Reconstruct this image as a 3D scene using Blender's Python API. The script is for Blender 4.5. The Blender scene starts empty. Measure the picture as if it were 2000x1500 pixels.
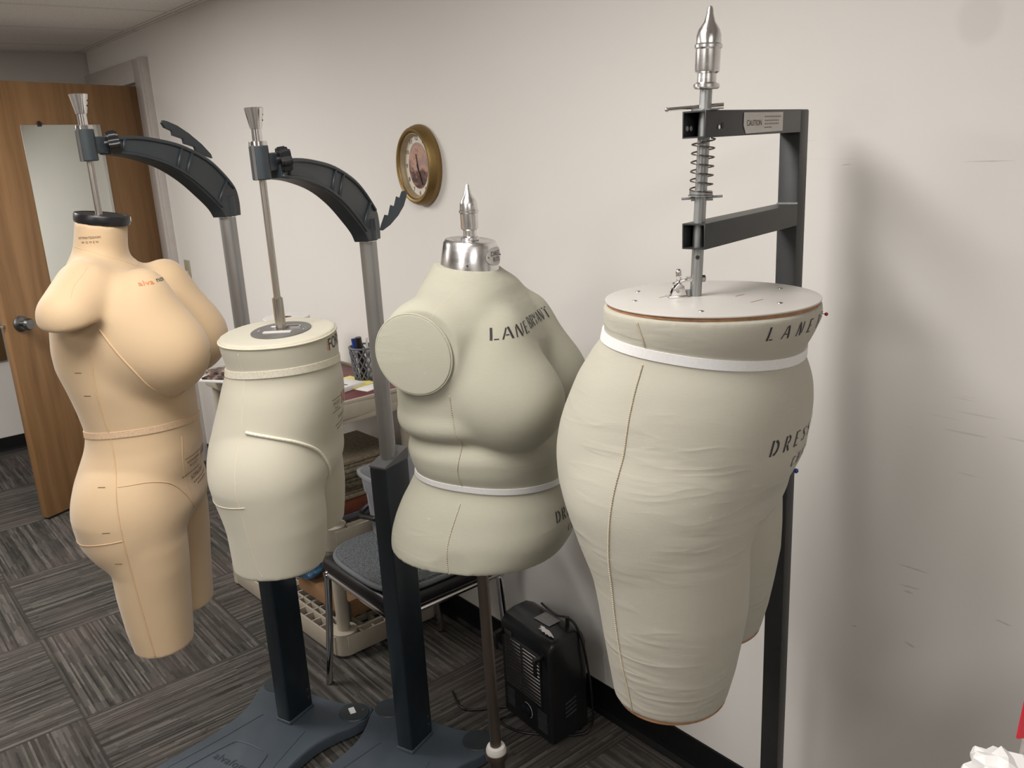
import bpy, bmesh, math, random
import numpy as np
from mathutils import Vector, Matrix
from mathutils.bvhtree import BVHTree
random.seed(4); rng = np.random.RandomState(7)
scn = bpy.context.scene
COL = scn.collection
PI = math.pi
def V(*a): return Vector(a)

# ------------------------------------------------------------------ materials
def newmat(name):
    m = bpy.data.materials.new(name); m.use_nodes = True
    nt = m.node_tree; b = nt.nodes['Principled BSDF']
    return m, nt, b
def N(nt, t, **kw):
    n = nt.nodes.new(t)
    for k, v in kw.items():
        if k in n.inputs.keys() if hasattr(n.inputs, 'keys') else False: n.inputs[k].default_value = v
        else: setattr(n, k, v)
    return n
def L(nt, a, b): nt.links.new(a, b)
def math_n(nt, op, a, b=None, c=None):
    n = nt.nodes.new('ShaderNodeMath'); n.operation = op
    for i, v in enumerate((a, b, c)):
        if v is None: continue
        if isinstance(v, (int, float)): n.inputs[i].default_value = v
        else: nt.links.new(v, n.inputs[i])
    return n.outputs[0]
def mixc(nt, f, a, b):
    n = nt.nodes.new('ShaderNodeMix'); n.data_type = 'RGBA'
    if isinstance(f, (int, float)): n.inputs[0].default_value = f
    else: nt.links.new(f, n.inputs[0])
    for i, v in ((6, a), (7, b)):
        if isinstance(v, tuple): n.inputs[i].default_value = (*v, 1)
        else: nt.links.new(v, n.inputs[i])
    return n.outputs[2]
def ramp(nt, f, stops):
    n = nt.nodes.new('ShaderNodeValToRGB'); cr = n.color_ramp
    while len(cr.elements) < len(stops): cr.elements.new(0.5)
    for e, (p, c) in zip(cr.elements, stops): e.position = p; e.color = (*c, 1)
    nt.links.new(f, n.inputs[0]); return n.outputs[0]
def noise(nt, vec, scale, detail=3, rough=.5):
    n = nt.nodes.new('ShaderNodeTexNoise'); n.inputs['Scale'].default_value = scale
    n.inputs['Detail'].default_value = detail; n.inputs['Roughness'].default_value = rough
    if vec is not None: nt.links.new(vec, n.inputs['Vector'])
    return n.outputs['Fac']
def objco(nt): return nt.nodes.new('ShaderNodeTexCoord').outputs['Object']
def mapped(nt, scale=(1, 1, 1), rot=(0, 0, 0), vec=None):
    n = nt.nodes.new('ShaderNodeMapping'); n.inputs['Scale'].default_value = scale
    n.inputs['Rotation'].default_value = rot
    nt.links.new(vec if vec is not None else objco(nt), n.inputs['Vector']); return n.outputs[0]
def bump(nt, b, h, strength, dist=.002):
    n = nt.nodes.new('ShaderNodeBump'); n.inputs['Strength'].default_value = strength
    n.inputs['Distance'].default_value = dist; nt.links.new(h, n.inputs['Height'])
    nt.links.new(n.outputs[0], b.inputs['Normal'])
def plain(name, col, rough=.5, metal=0., var=.06, scale=30, spec=None, bmp=0.):
    m, nt, b = newmat(name)
    f = noise(nt, objco(nt), scale)
    dark = tuple(c * (1 - var) for c in col); light = tuple(min(1, c * (1 + var)) for c in col)
    L(nt, ramp(nt, f, [(.3, dark), (.7, light)]), b.inputs['Base Color'])
    b.inputs['Roughness'].default_value = rough; b.inputs['Metallic'].default_value = metal
    if spec is not None: b.inputs['Specular IOR Level'].default_value = spec
    if bmp: bump(nt, b, noise(nt, objco(nt), scale * 8), bmp, .001)
    return m

def m_wall():
    m, nt, b = newmat('painted_wall')
    oc = objco(nt)
    base = ramp(nt, noise(nt, oc, 1.3, 4), [(.3, (.79, .765, .735)), (.7, (.82, .795, .765))])
    sep = nt.nodes.new('ShaderNodeSeparateXYZ'); L(nt, oc, sep.inputs[0])
    # faint scuff streaks, mostly in the bands where things rub the wall
    st = noise(nt, mapped(nt, (2.2, 1, 38), (0, .05, 0)), 3.0, 2, .45)
    st = ramp(nt, st, [(.66, (0, 0, 0)), (.72, (1, 1, 1))])
    reg = ramp(nt, noise(nt, oc, 2.1, 2), [(.52, (0, 0, 0)), (.64, (1, 1, 1))])
    x0 = math_n(nt, 'GREATER_THAN', sep.outputs[0], -1.0)
    s = math_n(nt, 'MULTIPLY', math_n(nt, 'MULTIPLY', st, reg), math_n(nt, 'MULTIPLY', x0, .3))
    c = mixc(nt, s, base, (.30, .28, .27))
    # a round repainted patch
    dx = math_n(nt, 'SUBTRACT', sep.outputs[0], -.668); dz = math_n(nt, 'SUBTRACT', sep.outputs[2], 1.808)
    d = math_n(nt, 'SQRT', math_n(nt, 'ADD', math_n(nt, 'MULTIPLY', dx, dx), math_n(nt, 'MULTIPLY', dz, dz)))
    d = math_n(nt, 'ADD', d, math_n(nt, 'MULTIPLY', noise(nt, oc, 25), .012))
    p = ramp(nt, d, [(.034, (.35, .35, .35)), (.05, (0, 0, 0))])
    c = mixc(nt, p, c, (.62, .60, .58))
    tot = None
    for x_, z_, x2, z2, w_ in ((-.73, .756, -.684, .761, .0022), (-.722, .746, -.698, .747, .0028), (-.823, .622, -.811, .624, .002), (-.711, .634, -.684, .629, .0035), (-.549, .755, -.514, .752, .0022), (-.904, 1.579, -.878, 1.582, .0012), (-.681, 1.582, -.587, 1.582, .0012), (-.739, .80, -.667, .801, .002)):
        cx, cz, hl = (x_ + x2) / 2, (z_ + z2) / 2, abs(x2 - x_) / 2; sl = (z2 - z_) / (x2 - x_)
        ux = math_n(nt, 'SUBTRACT', sep.outputs[0], cx); uz = math_n(nt, 'SUBTRACT', math_n(nt, 'SUBTRACT', sep.outputs[2], cz), math_n(nt, 'MULTIPLY', ux, sl))
        e = math_n(nt, 'ADD', math_n(nt, 'POWER', math_n(nt, 'ABSOLUTE', math_n(nt, 'DIVIDE', ux, hl)), 2.0), math_n(nt, 'POWER', math_n(nt, 'ABSOLUTE', math_n(nt, 'DIVIDE', uz, w_)), 2.0))
        k = math_n(nt, 'MAXIMUM', math_n(nt, 'SUBTRACT', 1.0, e), 0.0); tot = k if tot is None else math_n(nt, 'ADD', tot, k)
    c = mixc(nt, math_n(nt, 'MULTIPLY', math_n(nt, 'MINIMUM', tot, 1.0), math_n(nt, 'MULTIPLY', noise(nt, oc, 90, 2), .7)), c, (.22, .20, .19))
    L(nt, c, b.inputs['Base Color']); b.inputs['Roughness'].default_value = .55
    b.inputs['Specular IOR Level'].default_value = .25
    bump(nt, b, noise(nt, oc, 220, 3), .08, .001)
    return m
def m_carpet():
    m, nt, b = newmat('carpet_tiles')
    oc = objco(nt); sep = nt.nodes.new('ShaderNodeSeparateXYZ'); L(nt, oc, sep.inputs[0])
    T = .608
    u = math_n(nt, 'DIVIDE', math_n(nt, 'ADD', sep.outputs[0], 2.675 + 20 * T), T)
    v = math_n(nt, 'DIVIDE', math_n(nt, 'ADD', sep.outputs[1], -.385 + 20 * .585), .585)
    iu = math_n(nt, 'FLOOR', u); iv = math_n(nt, 'FLOOR', v)
    par = math_n(nt, 'MODULO', math_n(nt, 'ADD', iu, iv), 2.0)   # 1: stripes along x
    def wn(x, y, z):
        comb = nt.nodes.new('ShaderNodeCombineXYZ')
        for i, q in enumerate((x, y, z)):
            if isinstance(q, (int, float)): comb.inputs[i].default_value = q
            else: L(nt, q, comb.inputs[i])
        n = nt.nodes.new('ShaderNodeTexWhiteNoise'); n.noise_dimensions = '3D'; L(nt, comb.outputs[0], n.inputs['Vector']); return n.outputs['Value']
    def fmix(a, b_):
        mx = nt.nodes.new('ShaderNodeMix'); mx.data_type = 'FLOAT'; L(nt, par, mx.inputs[0]); L(nt, a, mx.inputs[2]); L(nt, b_, mx.inputs[3]); return mx.outputs[0]
    across = fmix(sep.outputs[0], sep.outputs[1]); along = fmix(sep.outputs[1], sep.outputs[0])
    tid = math_n(nt, 'ADD', math_n(nt, 'MULTIPLY', iu, 3.7), math_n(nt, 'MULTIPLY', iv, 7.3))
    wob = math_n(nt, 'MULTIPLY', math_n(nt, 'SUBTRACT', noise(nt, oc, 60, 2), .5), .0022)
    lane = math_n(nt, 'FLOOR', math_n(nt, 'DIVIDE', math_n(nt, 'ADD', across, wob), .0064))
    w1 = wn(lane, tid, 3.1)
    seg = math_n(nt, 'FLOOR', math_n(nt, 'ADD', math_n(nt, 'DIVIDE', along, .085), math_n(nt, 'MULTIPLY', w1, 9.7)))
    w2 = wn(lane, seg, tid)
    pair = wn(math_n(nt, 'FLOOR', math_n(nt, 'DIVIDE', lane, 2.0)), math_n(nt, 'FLOOR', math_n(nt, 'DIVIDE', along, .21)), tid)
    f = math_n(nt, 'ADD', math_n(nt, 'ADD', math_n(nt, 'MULTIPLY', w1, .50), math_n(nt, 'MULTIPLY', w2, .30)), math_n(nt, 'MULTIPLY', pair, .20))
    fine = noise(nt, oc, 420, 2)
    f = math_n(nt, 'ADD', f, math_n(nt, 'MULTIPLY', math_n(nt, 'SUBTRACT', fine, .5), .30))
    c = ramp(nt, f, [(.22, (.034, .032, .029)), (.45, (.060, .056, .051)), (.62, (.084, .078, .071)), (.85, (.14, .131, .118))])
    hue = ramp(nt, noise(nt, oc, 3.2, 3), [(.45, (0, 0, 0)), (.7, (.6, .6, .6))])
    tint = mixc(nt, .5, c, (.14, .105, .098))
    c = mixc(nt, hue, c, tint)
    fu = math_n(nt, 'FRACT', u); fv = math_n(nt, 'FRACT', v)
    e = math_n(nt, 'MINIMUM', math_n(nt, 'MINIMUM', fu, math_n(nt, 'SUBTRACT', 1.0, fu)), math_n(nt, 'MINIMUM', fv, math_n(nt, 'SUBTRACT', 1.0, fv)))
    seam = math_n(nt, 'LESS_THAN', e, .006)
    c = mixc(nt, math_n(nt, 'MULTIPLY', seam, .6), c, (.04, .036, .032))
    L(nt, c, b.inputs['Base Color']); b.inputs['Roughness'].default_value = .95
    b.inputs['Specular IOR Level'].default_value = .1
    bump(nt, b, f, .5, .004)
    return m
def m_ceiling():
    m, nt, b = newmat('ceiling_tile')
    oc = objco(nt); sep = nt.nodes.new('ShaderNodeSeparateXYZ'); L(nt, oc, sep.inputs[0])
    u = math_n(nt, 'DIVIDE', math_n(nt, 'ADD', sep.outputs[0], 4.17 + 20 * .635), .635)
    v = math_n(nt, 'DIVIDE', math_n(nt, 'ADD', sep.outputs[1], -.30 + 20 * 1.22), 1.22)
    fu = math_n(nt, 'FRACT', u); fv = math_n(nt, 'FRACT', v)
    e = math_n(nt, 'MINIMUM', math_n(nt, 'MULTIPLY', fu, .635), math_n(nt, 'MULTIPLY', math_n(nt, 'SUBTRACT', 1.0, fu), .635))
    e2 = math_n(nt, 'MINIMUM', math_n(nt, 'MULTIPLY', fv, 1.22), math_n(nt, 'MULTIPLY', math_n(nt, 'SUBTRACT', 1.0, fv), 1.22))
    e = math_n(nt, 'MINIMUM', e, e2)
    g = math_n(nt, 'LESS_THAN', e, .011); ln = math_n(nt, 'COMPARE', e, .012, .003)
    spk = ramp(nt, noise(nt, oc, 260, 2), [(.35, (.66, .63, .60)), (.5, (.82, .79, .76))])
    c = mixc(nt, g, spk, (.80, .77, .74)); c = mixc(nt, math_n(nt, 'MULTIPLY', ln, .75), c, (.30, .27, .25))
    L(nt, c, b.inputs['Base Color']); b.inputs['Roughness'].default_value = .9
    bump(nt, b, noise(nt, oc, 260, 2), .3, .002)
    return m
def m_oak():
    m, nt, b = newmat('oak_veneer')
    g = noise(nt, mapped(nt, (9, 9, .55)), 1.6, 5, .6)
    w = nt.nodes.new('ShaderNodeTexWave'); w.wave_type = 'BANDS'; w.bands_direction = 'X'
    w.inputs['Scale'].default_value = 5; w.inputs['Distortion'].default_value = 9; w.inputs['Detail'].default_value = 3
    w.inputs['Detail Scale'].default_value = .8
    L(nt, mapped(nt, (2.2, 2.2, .28)), w.inputs['Vector'])
    f = math_n(nt, 'ADD', math_n(nt, 'MULTIPLY', g, .85), math_n(nt, 'MULTIPLY', w.outputs['Fac'], .14))
    pores = noise(nt, mapped(nt, (260, 260, 5)), 1.0, 2, .6)
    f = math_n(nt, 'ADD', f, math_n(nt, 'MULTIPLY', math_n(nt, 'SUBTRACT', pores, .5), .35))
    c = ramp(nt, f, [(.25, (.185, .096, .040)), (.5, (.255, .138, .058)), (.75, (.315, .178, .080))])
    L(nt, c, b.inputs['Base Color']); b.inputs['Roughness'].default_value = .42
    bump(nt, b, pores, .08, .001)
    return m
def m_fabric(name, a, c2, weave=.25, wrinkle=0., rough=.85, sheen=.15, blot=2.5):
    m, nt, b = newmat(name); oc = objco(nt)
    col = ramp(nt, noise(nt, oc, blot, 3), [(.3, a), (.7, c2)])
    th = noise(nt, mapped(nt, (60, 60, 900)), 1.0, 2, .7)
    th2 = noise(nt, mapped(nt, (900, 900, 60)), 1.0, 2, .7)
    col = mixc(nt, math_n(nt, 'MULTIPLY', math_n(nt, 'SUBTRACT', th, .35), weave), col, tuple(x * .72 for x in a))
    slub = ramp(nt, noise(nt, mapped(nt, (40, 40, 90)), 1.0, 1), [(.77, (0, 0, 0)), (.8, (.5, .5, .5))])
    col = mixc(nt, math_n(nt, 'MULTIPLY', slub, weave * 2), col, tuple(min(1, x * 1.3) for x in c2))
    L(nt, col, b.inputs['Base Color']); b.inputs['Roughness'].default_value = rough
    b.inputs['Sheen Weight'].default_value = sheen; b.inputs['Specular IOR Level'].default_value = .2
    h = math_n(nt, 'MULTIPLY', math_n(nt, 'ADD', th, th2), .05 * (1 if weave > .1 else .4))
    if wrinkle:
        # ridge-like drag lines: |noise-.5| ridges of a field stretched round the body, only in patches
        nz = noise(nt, mapped(nt, (3.2, 3.2, 20), (.18, .22, 0)), 1.0, 2, .5)
        rid = math_n(nt, 'SUBTRACT', 1.0, math_n(nt, 'MULTIPLY', math_n(nt, 'ABSOLUTE', math_n(nt, 'SUBTRACT', nz, .5)), 9.0))
        rid = math_n(nt, 'MAXIMUM', rid, 0.0); rid = math_n(nt, 'POWER', rid, 1.6)
        nz2 = noise(nt, mapped(nt, (5, 5, 26), (-.25, .1, 0)), 1.0, 2, .5)
        rid2 = math_n(nt, 'MAXIMUM', math_n(nt, 'SUBTRACT', 1.0, math_n(nt, 'MULTIPLY', math_n(nt, 'ABSOLUTE', math_n(nt, 'SUBTRACT', nz2, .52)), 14.0)), 0.0)
        pm = ramp(nt, noise(nt, mapped(nt, (5, 5, 8)), 1.0, 2), [(.46, (0, 0, 0)), (.60, (1, 1, 1))])
        rr = math_n(nt, 'MULTIPLY', math_n(nt, 'ADD', rid, math_n(nt, 'MULTIPLY', rid2, .6)), pm)
        h = math_n(nt, 'ADD', h, math_n(nt, 'MULTIPLY', rr, wrinkle))
        h = math_n(nt, 'ADD', h, math_n(nt, 'MULTIPLY', noise(nt, mapped(nt, (4, 4, 9)), 1.0, 2), wrinkle * .9))
    bump(nt, b, h, .8, .004)
    return m
def m_brushed(name, col, rough, metal=1., sx=(1, 1, 1)):
    m, nt, b = newmat(name)
    f = noise(nt, mapped(nt, sx), 1.0, 3)
    L(nt, ramp(nt, f, [(.3, tuple(x * .85 for x in col)), (.7, col)]), b.inputs['Base Color'])
    r = ramp(nt, f, [(.3, (rough * .8,) * 3), (.7, (rough * 1.2,) * 3)])
    L(nt, r, b.inputs['Roughness']); b.inputs['Metallic'].default_value = metal
    return m
def m_mesh_cushion():
    m, nt, b = newmat('mesh_fabric'); oc = objco(nt)
    v = nt.nodes.new('ShaderNodeTexVoronoi'); v.inputs['Scale'].default_value = 170; L(nt, mapped(nt, (1.5, .8, 1)), v.inputs['Vector'])
    L(nt, ramp(nt, v.outputs['Distance'], [(.2, (.045, .051, .056)), (.5, (.125, .138, .148))]), b.inputs['Base Color'])
    b.inputs['Roughness'].default_value = .8; bump(nt, b, v.outputs['Distance'], .9, .004)
    return m
def m_picture():
    # plain dusk-coloured oval picture
    m, nt, b = newmat('clock_picture'); oc = objco(nt); sep = nt.nodes.new('ShaderNodeSeparateXYZ'); L(nt, oc, sep.inputs[0])
    n1 = noise(nt, oc, 28, 4)
    sky = ramp(nt, math_n(nt, 'ADD', n1, math_n(nt, 'MULTIPLY', sep.outputs[2], 1.6)), [(.35, (.30, .17, .16)), (.5, (.50, .30, .22)), (.68, (.33, .22, .21))])
    n2 = noise(nt, oc, 60, 3)
    ground = ramp(nt, n2, [(.38, (.045, .03, .035)), (.55, (.13, .055, .04)), (.66, (.34, .13, .085))])
    k = math_n(nt, 'ADD', sep.outputs[2], math_n(nt, 'MULTIPLY', math_n(nt, 'SUBTRACT', n1, .5), .09))
    msk = ramp(nt, math_n(nt, 'ADD', math_n(nt, 'MULTIPLY', k, 8), .62), [(.45, (1, 1, 1)), (.55, (0, 0, 0))])
    L(nt, mixc(nt, msk, sky, ground), b.inputs['Base Color']); b.inputs['Roughness'].default_value = .5
    return m
M = {}
M['wall'] = m_wall(); M['carpet'] = m_carpet(); M['ceiling'] = m_ceiling(); M['oak'] = m_oak()
M['wall_far'] = plain('far_wall_paint', (.70, .67, .64), .6, var=.03, scale=2)
M['wall_dim'] = plain('other_wall_paint', (.42, .40, .38), .6, var=.03, scale=2)
M['base'] = plain('black_rubber', (.008, .008, .009), .45, spec=.3)
M['frame'] = plain('door_frame_paint', (.50, .46, .435), .4, var=.03)
M['skin'] = m_fabric('peach_jersey', (.565, .41, .255), (.595, .435, .275), .06, 0, .62, .25, 2)
M['cream'] = m_fabric('cream_jersey', (.47, .44, .355), (.50, .47, .385), .05, 0, .65, .2, 2)
M['linen3'] = m_fabric('cream_linen_torso', (.41, .395, .32), (.45, .435, .355), .30, .12, .9, .1, 3)
M['linen4'] = m_fabric('cream_linen_hips', (.42, .40, .335), (.455, .43, .365), .26, .26, .9, .1, 3)
M['seam_skin'] = plain('peach_seam', (.60, .41, .24), .8)
M['seam_cream'] = plain('cream_seam', (.55, .50, .39), .8)
M['seam_linen'] = plain('linen_thread', (.50, .44, .33), .85)
M['tape_skin'] = plain('peach_elastic', (.66, .47, .31), .8, scale=300, var=.12, bmp=.3)
M['tape_cream'] = plain('cream_twill', (.70, .655, .54), .8, scale=300, var=.12, bmp=.3)
M['tape_white'] = plain('white_twill', (.74, .735, .735), .7, scale=200, var=.03)
M['ink'] = plain('black_ink', (.028, .024, .028), .7)
M['ink_brown'] = plain('brown_ink', (.16, .085, .045), .7)
M['ink_orange'] = plain('orange_ink', (.66, .18, .06), .6)
M['ink_red'] = plain('red_ink', (.50, .07, .04), .6)
M['blackp'] = plain('black_plastic', (.010, .010, .012), .32)
M['stand'] = plain('slate_grey_plastic', (.030, .038, .045), .42, var=.08, scale=12)
M['standbase'] = plain('slate_grey_base', (.054, .069, .088), .48, var=.14, scale=7)
M['column'] = plain('dark_column', (.012, .018, .024), .30, var=.08)
M['alu'] = m_brushed('satin_aluminium', (.36, .355, .35), .42, .75, (3, 3, 3))
M['captop'] = plain('column_cap_grey', (.12, .122, .125), .45)
M['steel'] = m_brushed('steel_rod', (.50, .46, .42), .28, 1, (40, 40, 3))
M['chrome'] = m_brushed('chrome', (.80, .78, .77), .10, 1)
M['castalu'] = m_brushed('polished_aluminium', (.78, .77, .765), .26, 1, (25, 25, 60))
M['galv'] = m_brushed('galvanised_pipe', (.40, .41, .41), .42, 1, (90, 90, 12))
M['spring'] = m_brushed('dark_spring_steel', (.16, .13, .12), .35, 1)
M['disc'] = m_brushed('grey_metal_disc', (.22, .215, .21), .45, .5, (30, 30, 30))
M['powder'] = plain('black_powder_coat', (.030, .031, .032), .42, var=.1, scale=40, bmp=.05)
M['bronze'] = m_brushed('brown_steel_pipe', (.20, .165, .14), .45, 1, (30, 30, 4))
M['plate'] = plain('white_laminate', (.54, .515, .49), .38, var=.03, scale=8)
M['plywood'] = plain('plywood_edge', (.33, .17, .085), .8, var=.25, scale=60)
M['gold'] = m_brushed('antique_gold', (.27, .175, .065), .45, .7, (20, 20, 20))
M['goldin'] = m_brushed('pale_gold_rim', (.50, .40, .27), .4, .5, (20, 20, 20))
M['dial'] = plain('ivory_dial', (.66, .62, .53), .5, var=.03)
M['picture'] = m_picture()
M['beige'] = plain('beige_plastic', (.40, .355, .285), .5, var=.05, scale=15)
M['maroon'] = plain('maroon_top', (.125, .030, .034), .45, var=.1)
M['cardboard'] = plain('cardboard', (.28, .155, .075), .85, var=.07)
M['bluebag'] = plain('blue_plastic_bag', (.10, .25, .46), .22, var=.45, scale=45)
M['white'] = plain('white_paper', (.78, .77, .77), .6, var=.02)
M['roll'] = plain('paper_roll', (.70, .685, .67), .8, var=.03)
M['yellow'] = plain('yellow_paper', (.80, .70, .24), .7, var=.05)
M['pink'] = plain('pink_card', (.50, .29, .25), .7, var=.04)
M['redpl'] = plain('red_plastic', (.55, .02, .04), .4)
M['bluepl'] = plain('blue_plastic', (.02, .05, .25), .35)
M['greenpl'] = plain('green_plastic', (.01, .13, .04), .4)
M['basket'] = plain('grey_basket_plastic', (.13, .14, .155), .5)
M['switch'] = plain('ivory_switch', (.38, .335, .24), .5)
M['vinyl'] = plain('black_vinyl', (.012, .011, .013), .33, var=.15, scale=25)
M['cushion'] = m_mesh_cushion()
M['cushedge'] = plain('cushion_binding', (.13, .142, .155), .7, var=.1, scale=150)
M['heater'] = plain('black_enamel', (.012, .0125, .014), .28, var=.1)
M['grille'] = m_brushed('grille_wire', (.26, .25, .235), .4, 1)
M['slit'] = plain('dark_slot', (.05, .052, .055), .5)
M['label'] = plain('silver_label', (.58, .555, .53), .45, var=.05)
M['ratinglabel'] = plain('grey_label', (.20, .195, .19), .45, var=.15, scale=200)
M['mirror'] = newmat('mirror_glass')[0]
_b = M['mirror'].node_tree.nodes['Principled BSDF']; _b.inputs['Metallic'].default_value = 1
_b.inputs['Base Color'].default_value = (.80, .83, .79, 1); _b.inputs['Roughness'].default_value = .03
def m_bin():
    m, nt, b = newmat('frosted_plastic')
    L(nt, ramp(nt, noise(nt, objco(nt), 12), [(.3, (.50, .52, .56)), (.7, (.58, .60, .63))]), b.inputs['Base Color'])
    b.inputs['Roughness'].default_value = .4; b.inputs['Transmission Weight'].default_value = .55; b.inputs['IOR'].default_value = 1.25
    b.inputs['Alpha'].default_value = .8
    return m
M['bin'] = m_bin()
def m_print():
    m, nt, b = newmat('magazine_print')
    f = noise(nt, objco(nt), 38, 3)
    L(nt, ramp(nt, f, [(.36, (.02, .02, .025)), (.5, (.10, .07, .06)), (.6, (.32, .22, .18)), (.68, (.55, .53, .52))]), b.inputs['Base Color'])
    b.inputs['Roughness'].default_value = .25
    return m
M['print'] = m_print()
M['book1'] = plain('olive_cloth', (.10, .085, .055), .8, var=.4, scale=90)
M['book2'] = plain('sand_cloth', (.20, .165, .115), .8, var=.3, scale=90)
M['book3'] = plain('rust_cover', (.13, .035, .018), .5, var=.2)
M['book4'] = plain('slate_cover', (.10, .095, .12), .5, var=.1)
M['greycloth'] = plain('crumpled_wrap', (.42, .36, .31), .3, var=.3, scale=70)
M['wallbrown'] = plain('brown_frame', (.13, .075, .03), .5)
M['clear'] = newmat('clear_film')[0]
_b = M['clear'].node_tree.nodes['Principled BSDF']; _b.inputs['Base Color'].default_value = (.85, .8, .78, 1)
_b.inputs['Transmission Weight'].default_value = .8; _b.inputs['Roughness'].default_value = .12; _b.inputs['IOR'].default_value = 1.2

# ------------------------------------------------------------------ geometry helpers
class MB:
    """collects shapes in world space, links them as one mesh object"""
    def __init__(s): s.bm = bmesh.new()
    def _merge(s, b2):
        me = bpy.data.meshes.new('t'); b2.to_mesh(me); b2.free(); s.bm.from_mesh(me); bpy.data.meshes.remove(me)
    def box(s, c, size, rz=0., bev=0., seg=2, mat=None):
        b = bmesh.new(); bmesh.ops.create_cube(b, size=1)
        bmesh.ops.scale(b, vec=size, verts=b.verts)
        if bev: bmesh.ops.bevel(b, geom=b.edges[:], offset=bev, segments=seg, affect='EDGES', profile=.5)
        mt = Matrix.Translation(c) @ (mat if mat is not None else Matrix.Rotation(rz, 4, 'Z'))
        b.transform(mt); s._merge(b); return s
    def bar(s, p0, p1, w, h, bev=0., up=(0, 0, 1)):
        p0 = Vector(p0); p1 = Vector(p1); d = p1 - p0; x = d.normalized(); y = Vector(up).cross(x).normalized(); z = x.cross(y)
        m = Matrix((x, y, z)).transposed().to_4x4()
        return s.box((p0 + p1) / 2, (d.length, w, h), bev=bev, mat=m)
    def lathe(s, prof, base, axis=(0, 0, 1), seg=32, cap=True, sx=1., sy=1., rz=0.):
        ax = Vector(axis).normalized(); q = Vector((0, 0, 1)).rotation_difference(ax).to_matrix().to_4x4()
        mt = Matrix.Translation(base) @ q @ Matrix.Rotation(rz, 4, 'Z')
        b = bmesh.new(); rings = []
        for r, z in prof:
            rings.append([b.verts.new((r * sx * math.cos(2 * PI * i / seg), r * sy * math.sin(2 * PI * i / seg), z)) for i in range(seg)])
        for a, c in zip(rings, rings[1:]):
            for i in range(seg): b.faces.new((a[i], a[(i + 1) % seg], c[(i + 1) % seg], c[i]))
        if cap:
            b.faces.new(rings[0][::-1]); b.faces.new(rings[-1])
        b.transform(mt); bmesh.ops.recalc_face_normals(b, faces=b.faces); s._merge(b); return s
    def cyl(s, p0, p1, r, r1=None, seg=20):
        p0 = Vector(p0); p1 = Vector(p1); d = p1 - p0
        return s.lathe([(r, 0), (r if r1 is None else r1, d.length)], p0, d, seg)
    def tube(s, pts, r, seg=8, closed=False, flat=None):
        P = [Vector(p) for p in pts]; n = len(P); b = bmesh.new(); rings = []
        up = None
        for i in range(n):
            if closed: t = P[(i + 1) % n] - P[i - 1]
            else: t = P[min(i + 1, n - 1)] - P[max(i - 1, 0)]
            if t.length < 1e-9: t = Vector((0, 0, 1))
            t.normalize()
            if up is None: up = t.orthogonal().normalized()
            up = (up - t * up.dot(t)); up = up.normalized() if up.length > 1e-6 else t.orthogonal().normalized()
            w = t.cross(up)
            rr = r[i] if isinstance(r, (list, tuple)) else r
            rings.append([b.verts.new(P[i] + (up * math.cos(2 * PI * k / seg) + w * math.sin(2 * PI * k / seg)) * rr) for k in range(seg)])
        for i in range(n if closed else n - 1):
            a = rings[i]; c = rings[(i + 1) % n]
            for k in range(seg): b.faces.new((a[k], a[(k + 1) % seg], c[(k + 1) % seg], c[k]))
        if not closed: b.faces.new(rings[0][::-1]); b.faces.new(rings[-1])
        bmesh.ops.recalc_face_normals(b, faces=b.faces); s._merge(b); return s
    def prism(s, poly, o, u, v, n, depth, bev=0.):
        o = Vector(o); u = Vector(u).normalized(); v = Vector(v).normalized(); n = Vector(n).normalized()
        b = bmesh.new(); lo = [b.verts.new(o + u * x + v * y) for x, y in poly]; hi = [b.verts.new(o + u * x + v * y + n * depth) for x, y in poly]
        k = len(poly); b.faces.new(lo[::-1]); top = b.faces.new(hi)
        for i in range(k): b.faces.new((lo[i], lo[(i + 1) % k], hi[(i + 1) % k], hi[i]))
        bmesh.ops.recalc_face_normals(b, faces=b.faces)
        if bev:
            ed = [e for e in b.edges if abs((e.verts[0].co - o).dot(n) - depth) < 1e-6 and abs((e.verts[1].co - o).dot(n) - depth) < 1e-6]
            bmesh.ops.bevel(b, geom=ed, offset=bev, segments=3, affect='EDGES', profile=.5)
        s._merge(b); return s
    def ball(s, c, r, scale=(1, 1, 1), sub=3):
        b = bmesh.new(); bmesh.ops.create_icosphere(b, subdivisions=sub, radius=r)
        bmesh.ops.scale(b, vec=scale, verts=b.verts); b.transform(Matrix.Translation(c)); s._merge(b); return s
    def build(s, name, mat, parent=None, smooth=30):
        me = bpy.data.meshes.new(name); s.bm.normal_update(); s.bm.to_mesh(me); s.bm.free()
        return link(name, me, mat, parent, smooth)
def link(name, me, mat, parent=None, smooth=30):
    me.materials.append(mat)
    o = bpy.data.objects.new(name, me); COL.objects.link(o)
    if smooth is not None and len(me.polygons):
        if smooth is True: me.polygons.foreach_set('use_smooth', [True] * len(me.polygons))
        else:
            me.polygons.foreach_set('use_smooth', [True] * len(me.polygons)); me.set_sharp_from_angle(angle=math.radians(smooth))
    if parent is not None:
        o.parent = parent
        root = parent
        off = Vector((0, 0, 0))
        while root is not None: off += root.location; root = root.parent
        if off.length > 0: me.transform(Matrix.Translation(-off))
    return o
def rebase(o, loc):
    """move a single-mesh thing's origin to loc"""
    o.data.transform(Matrix.Translation(-Vector(loc))); o.location = loc; return o
def tag(o, label=None, cat=None, group=None, kind=None):
    if label: o['label'] = label
    if cat: o['category'] = cat
    if group: o['group'] = group
    if kind: o['kind'] = kind
    return o
def thing(name, loc, label, cat, group=None):
    o = bpy.data.objects.new(name, None); COL.objects.link(o); o.location = loc; o.empty_display_size = .05
    return tag(o, label, cat, group)
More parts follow.
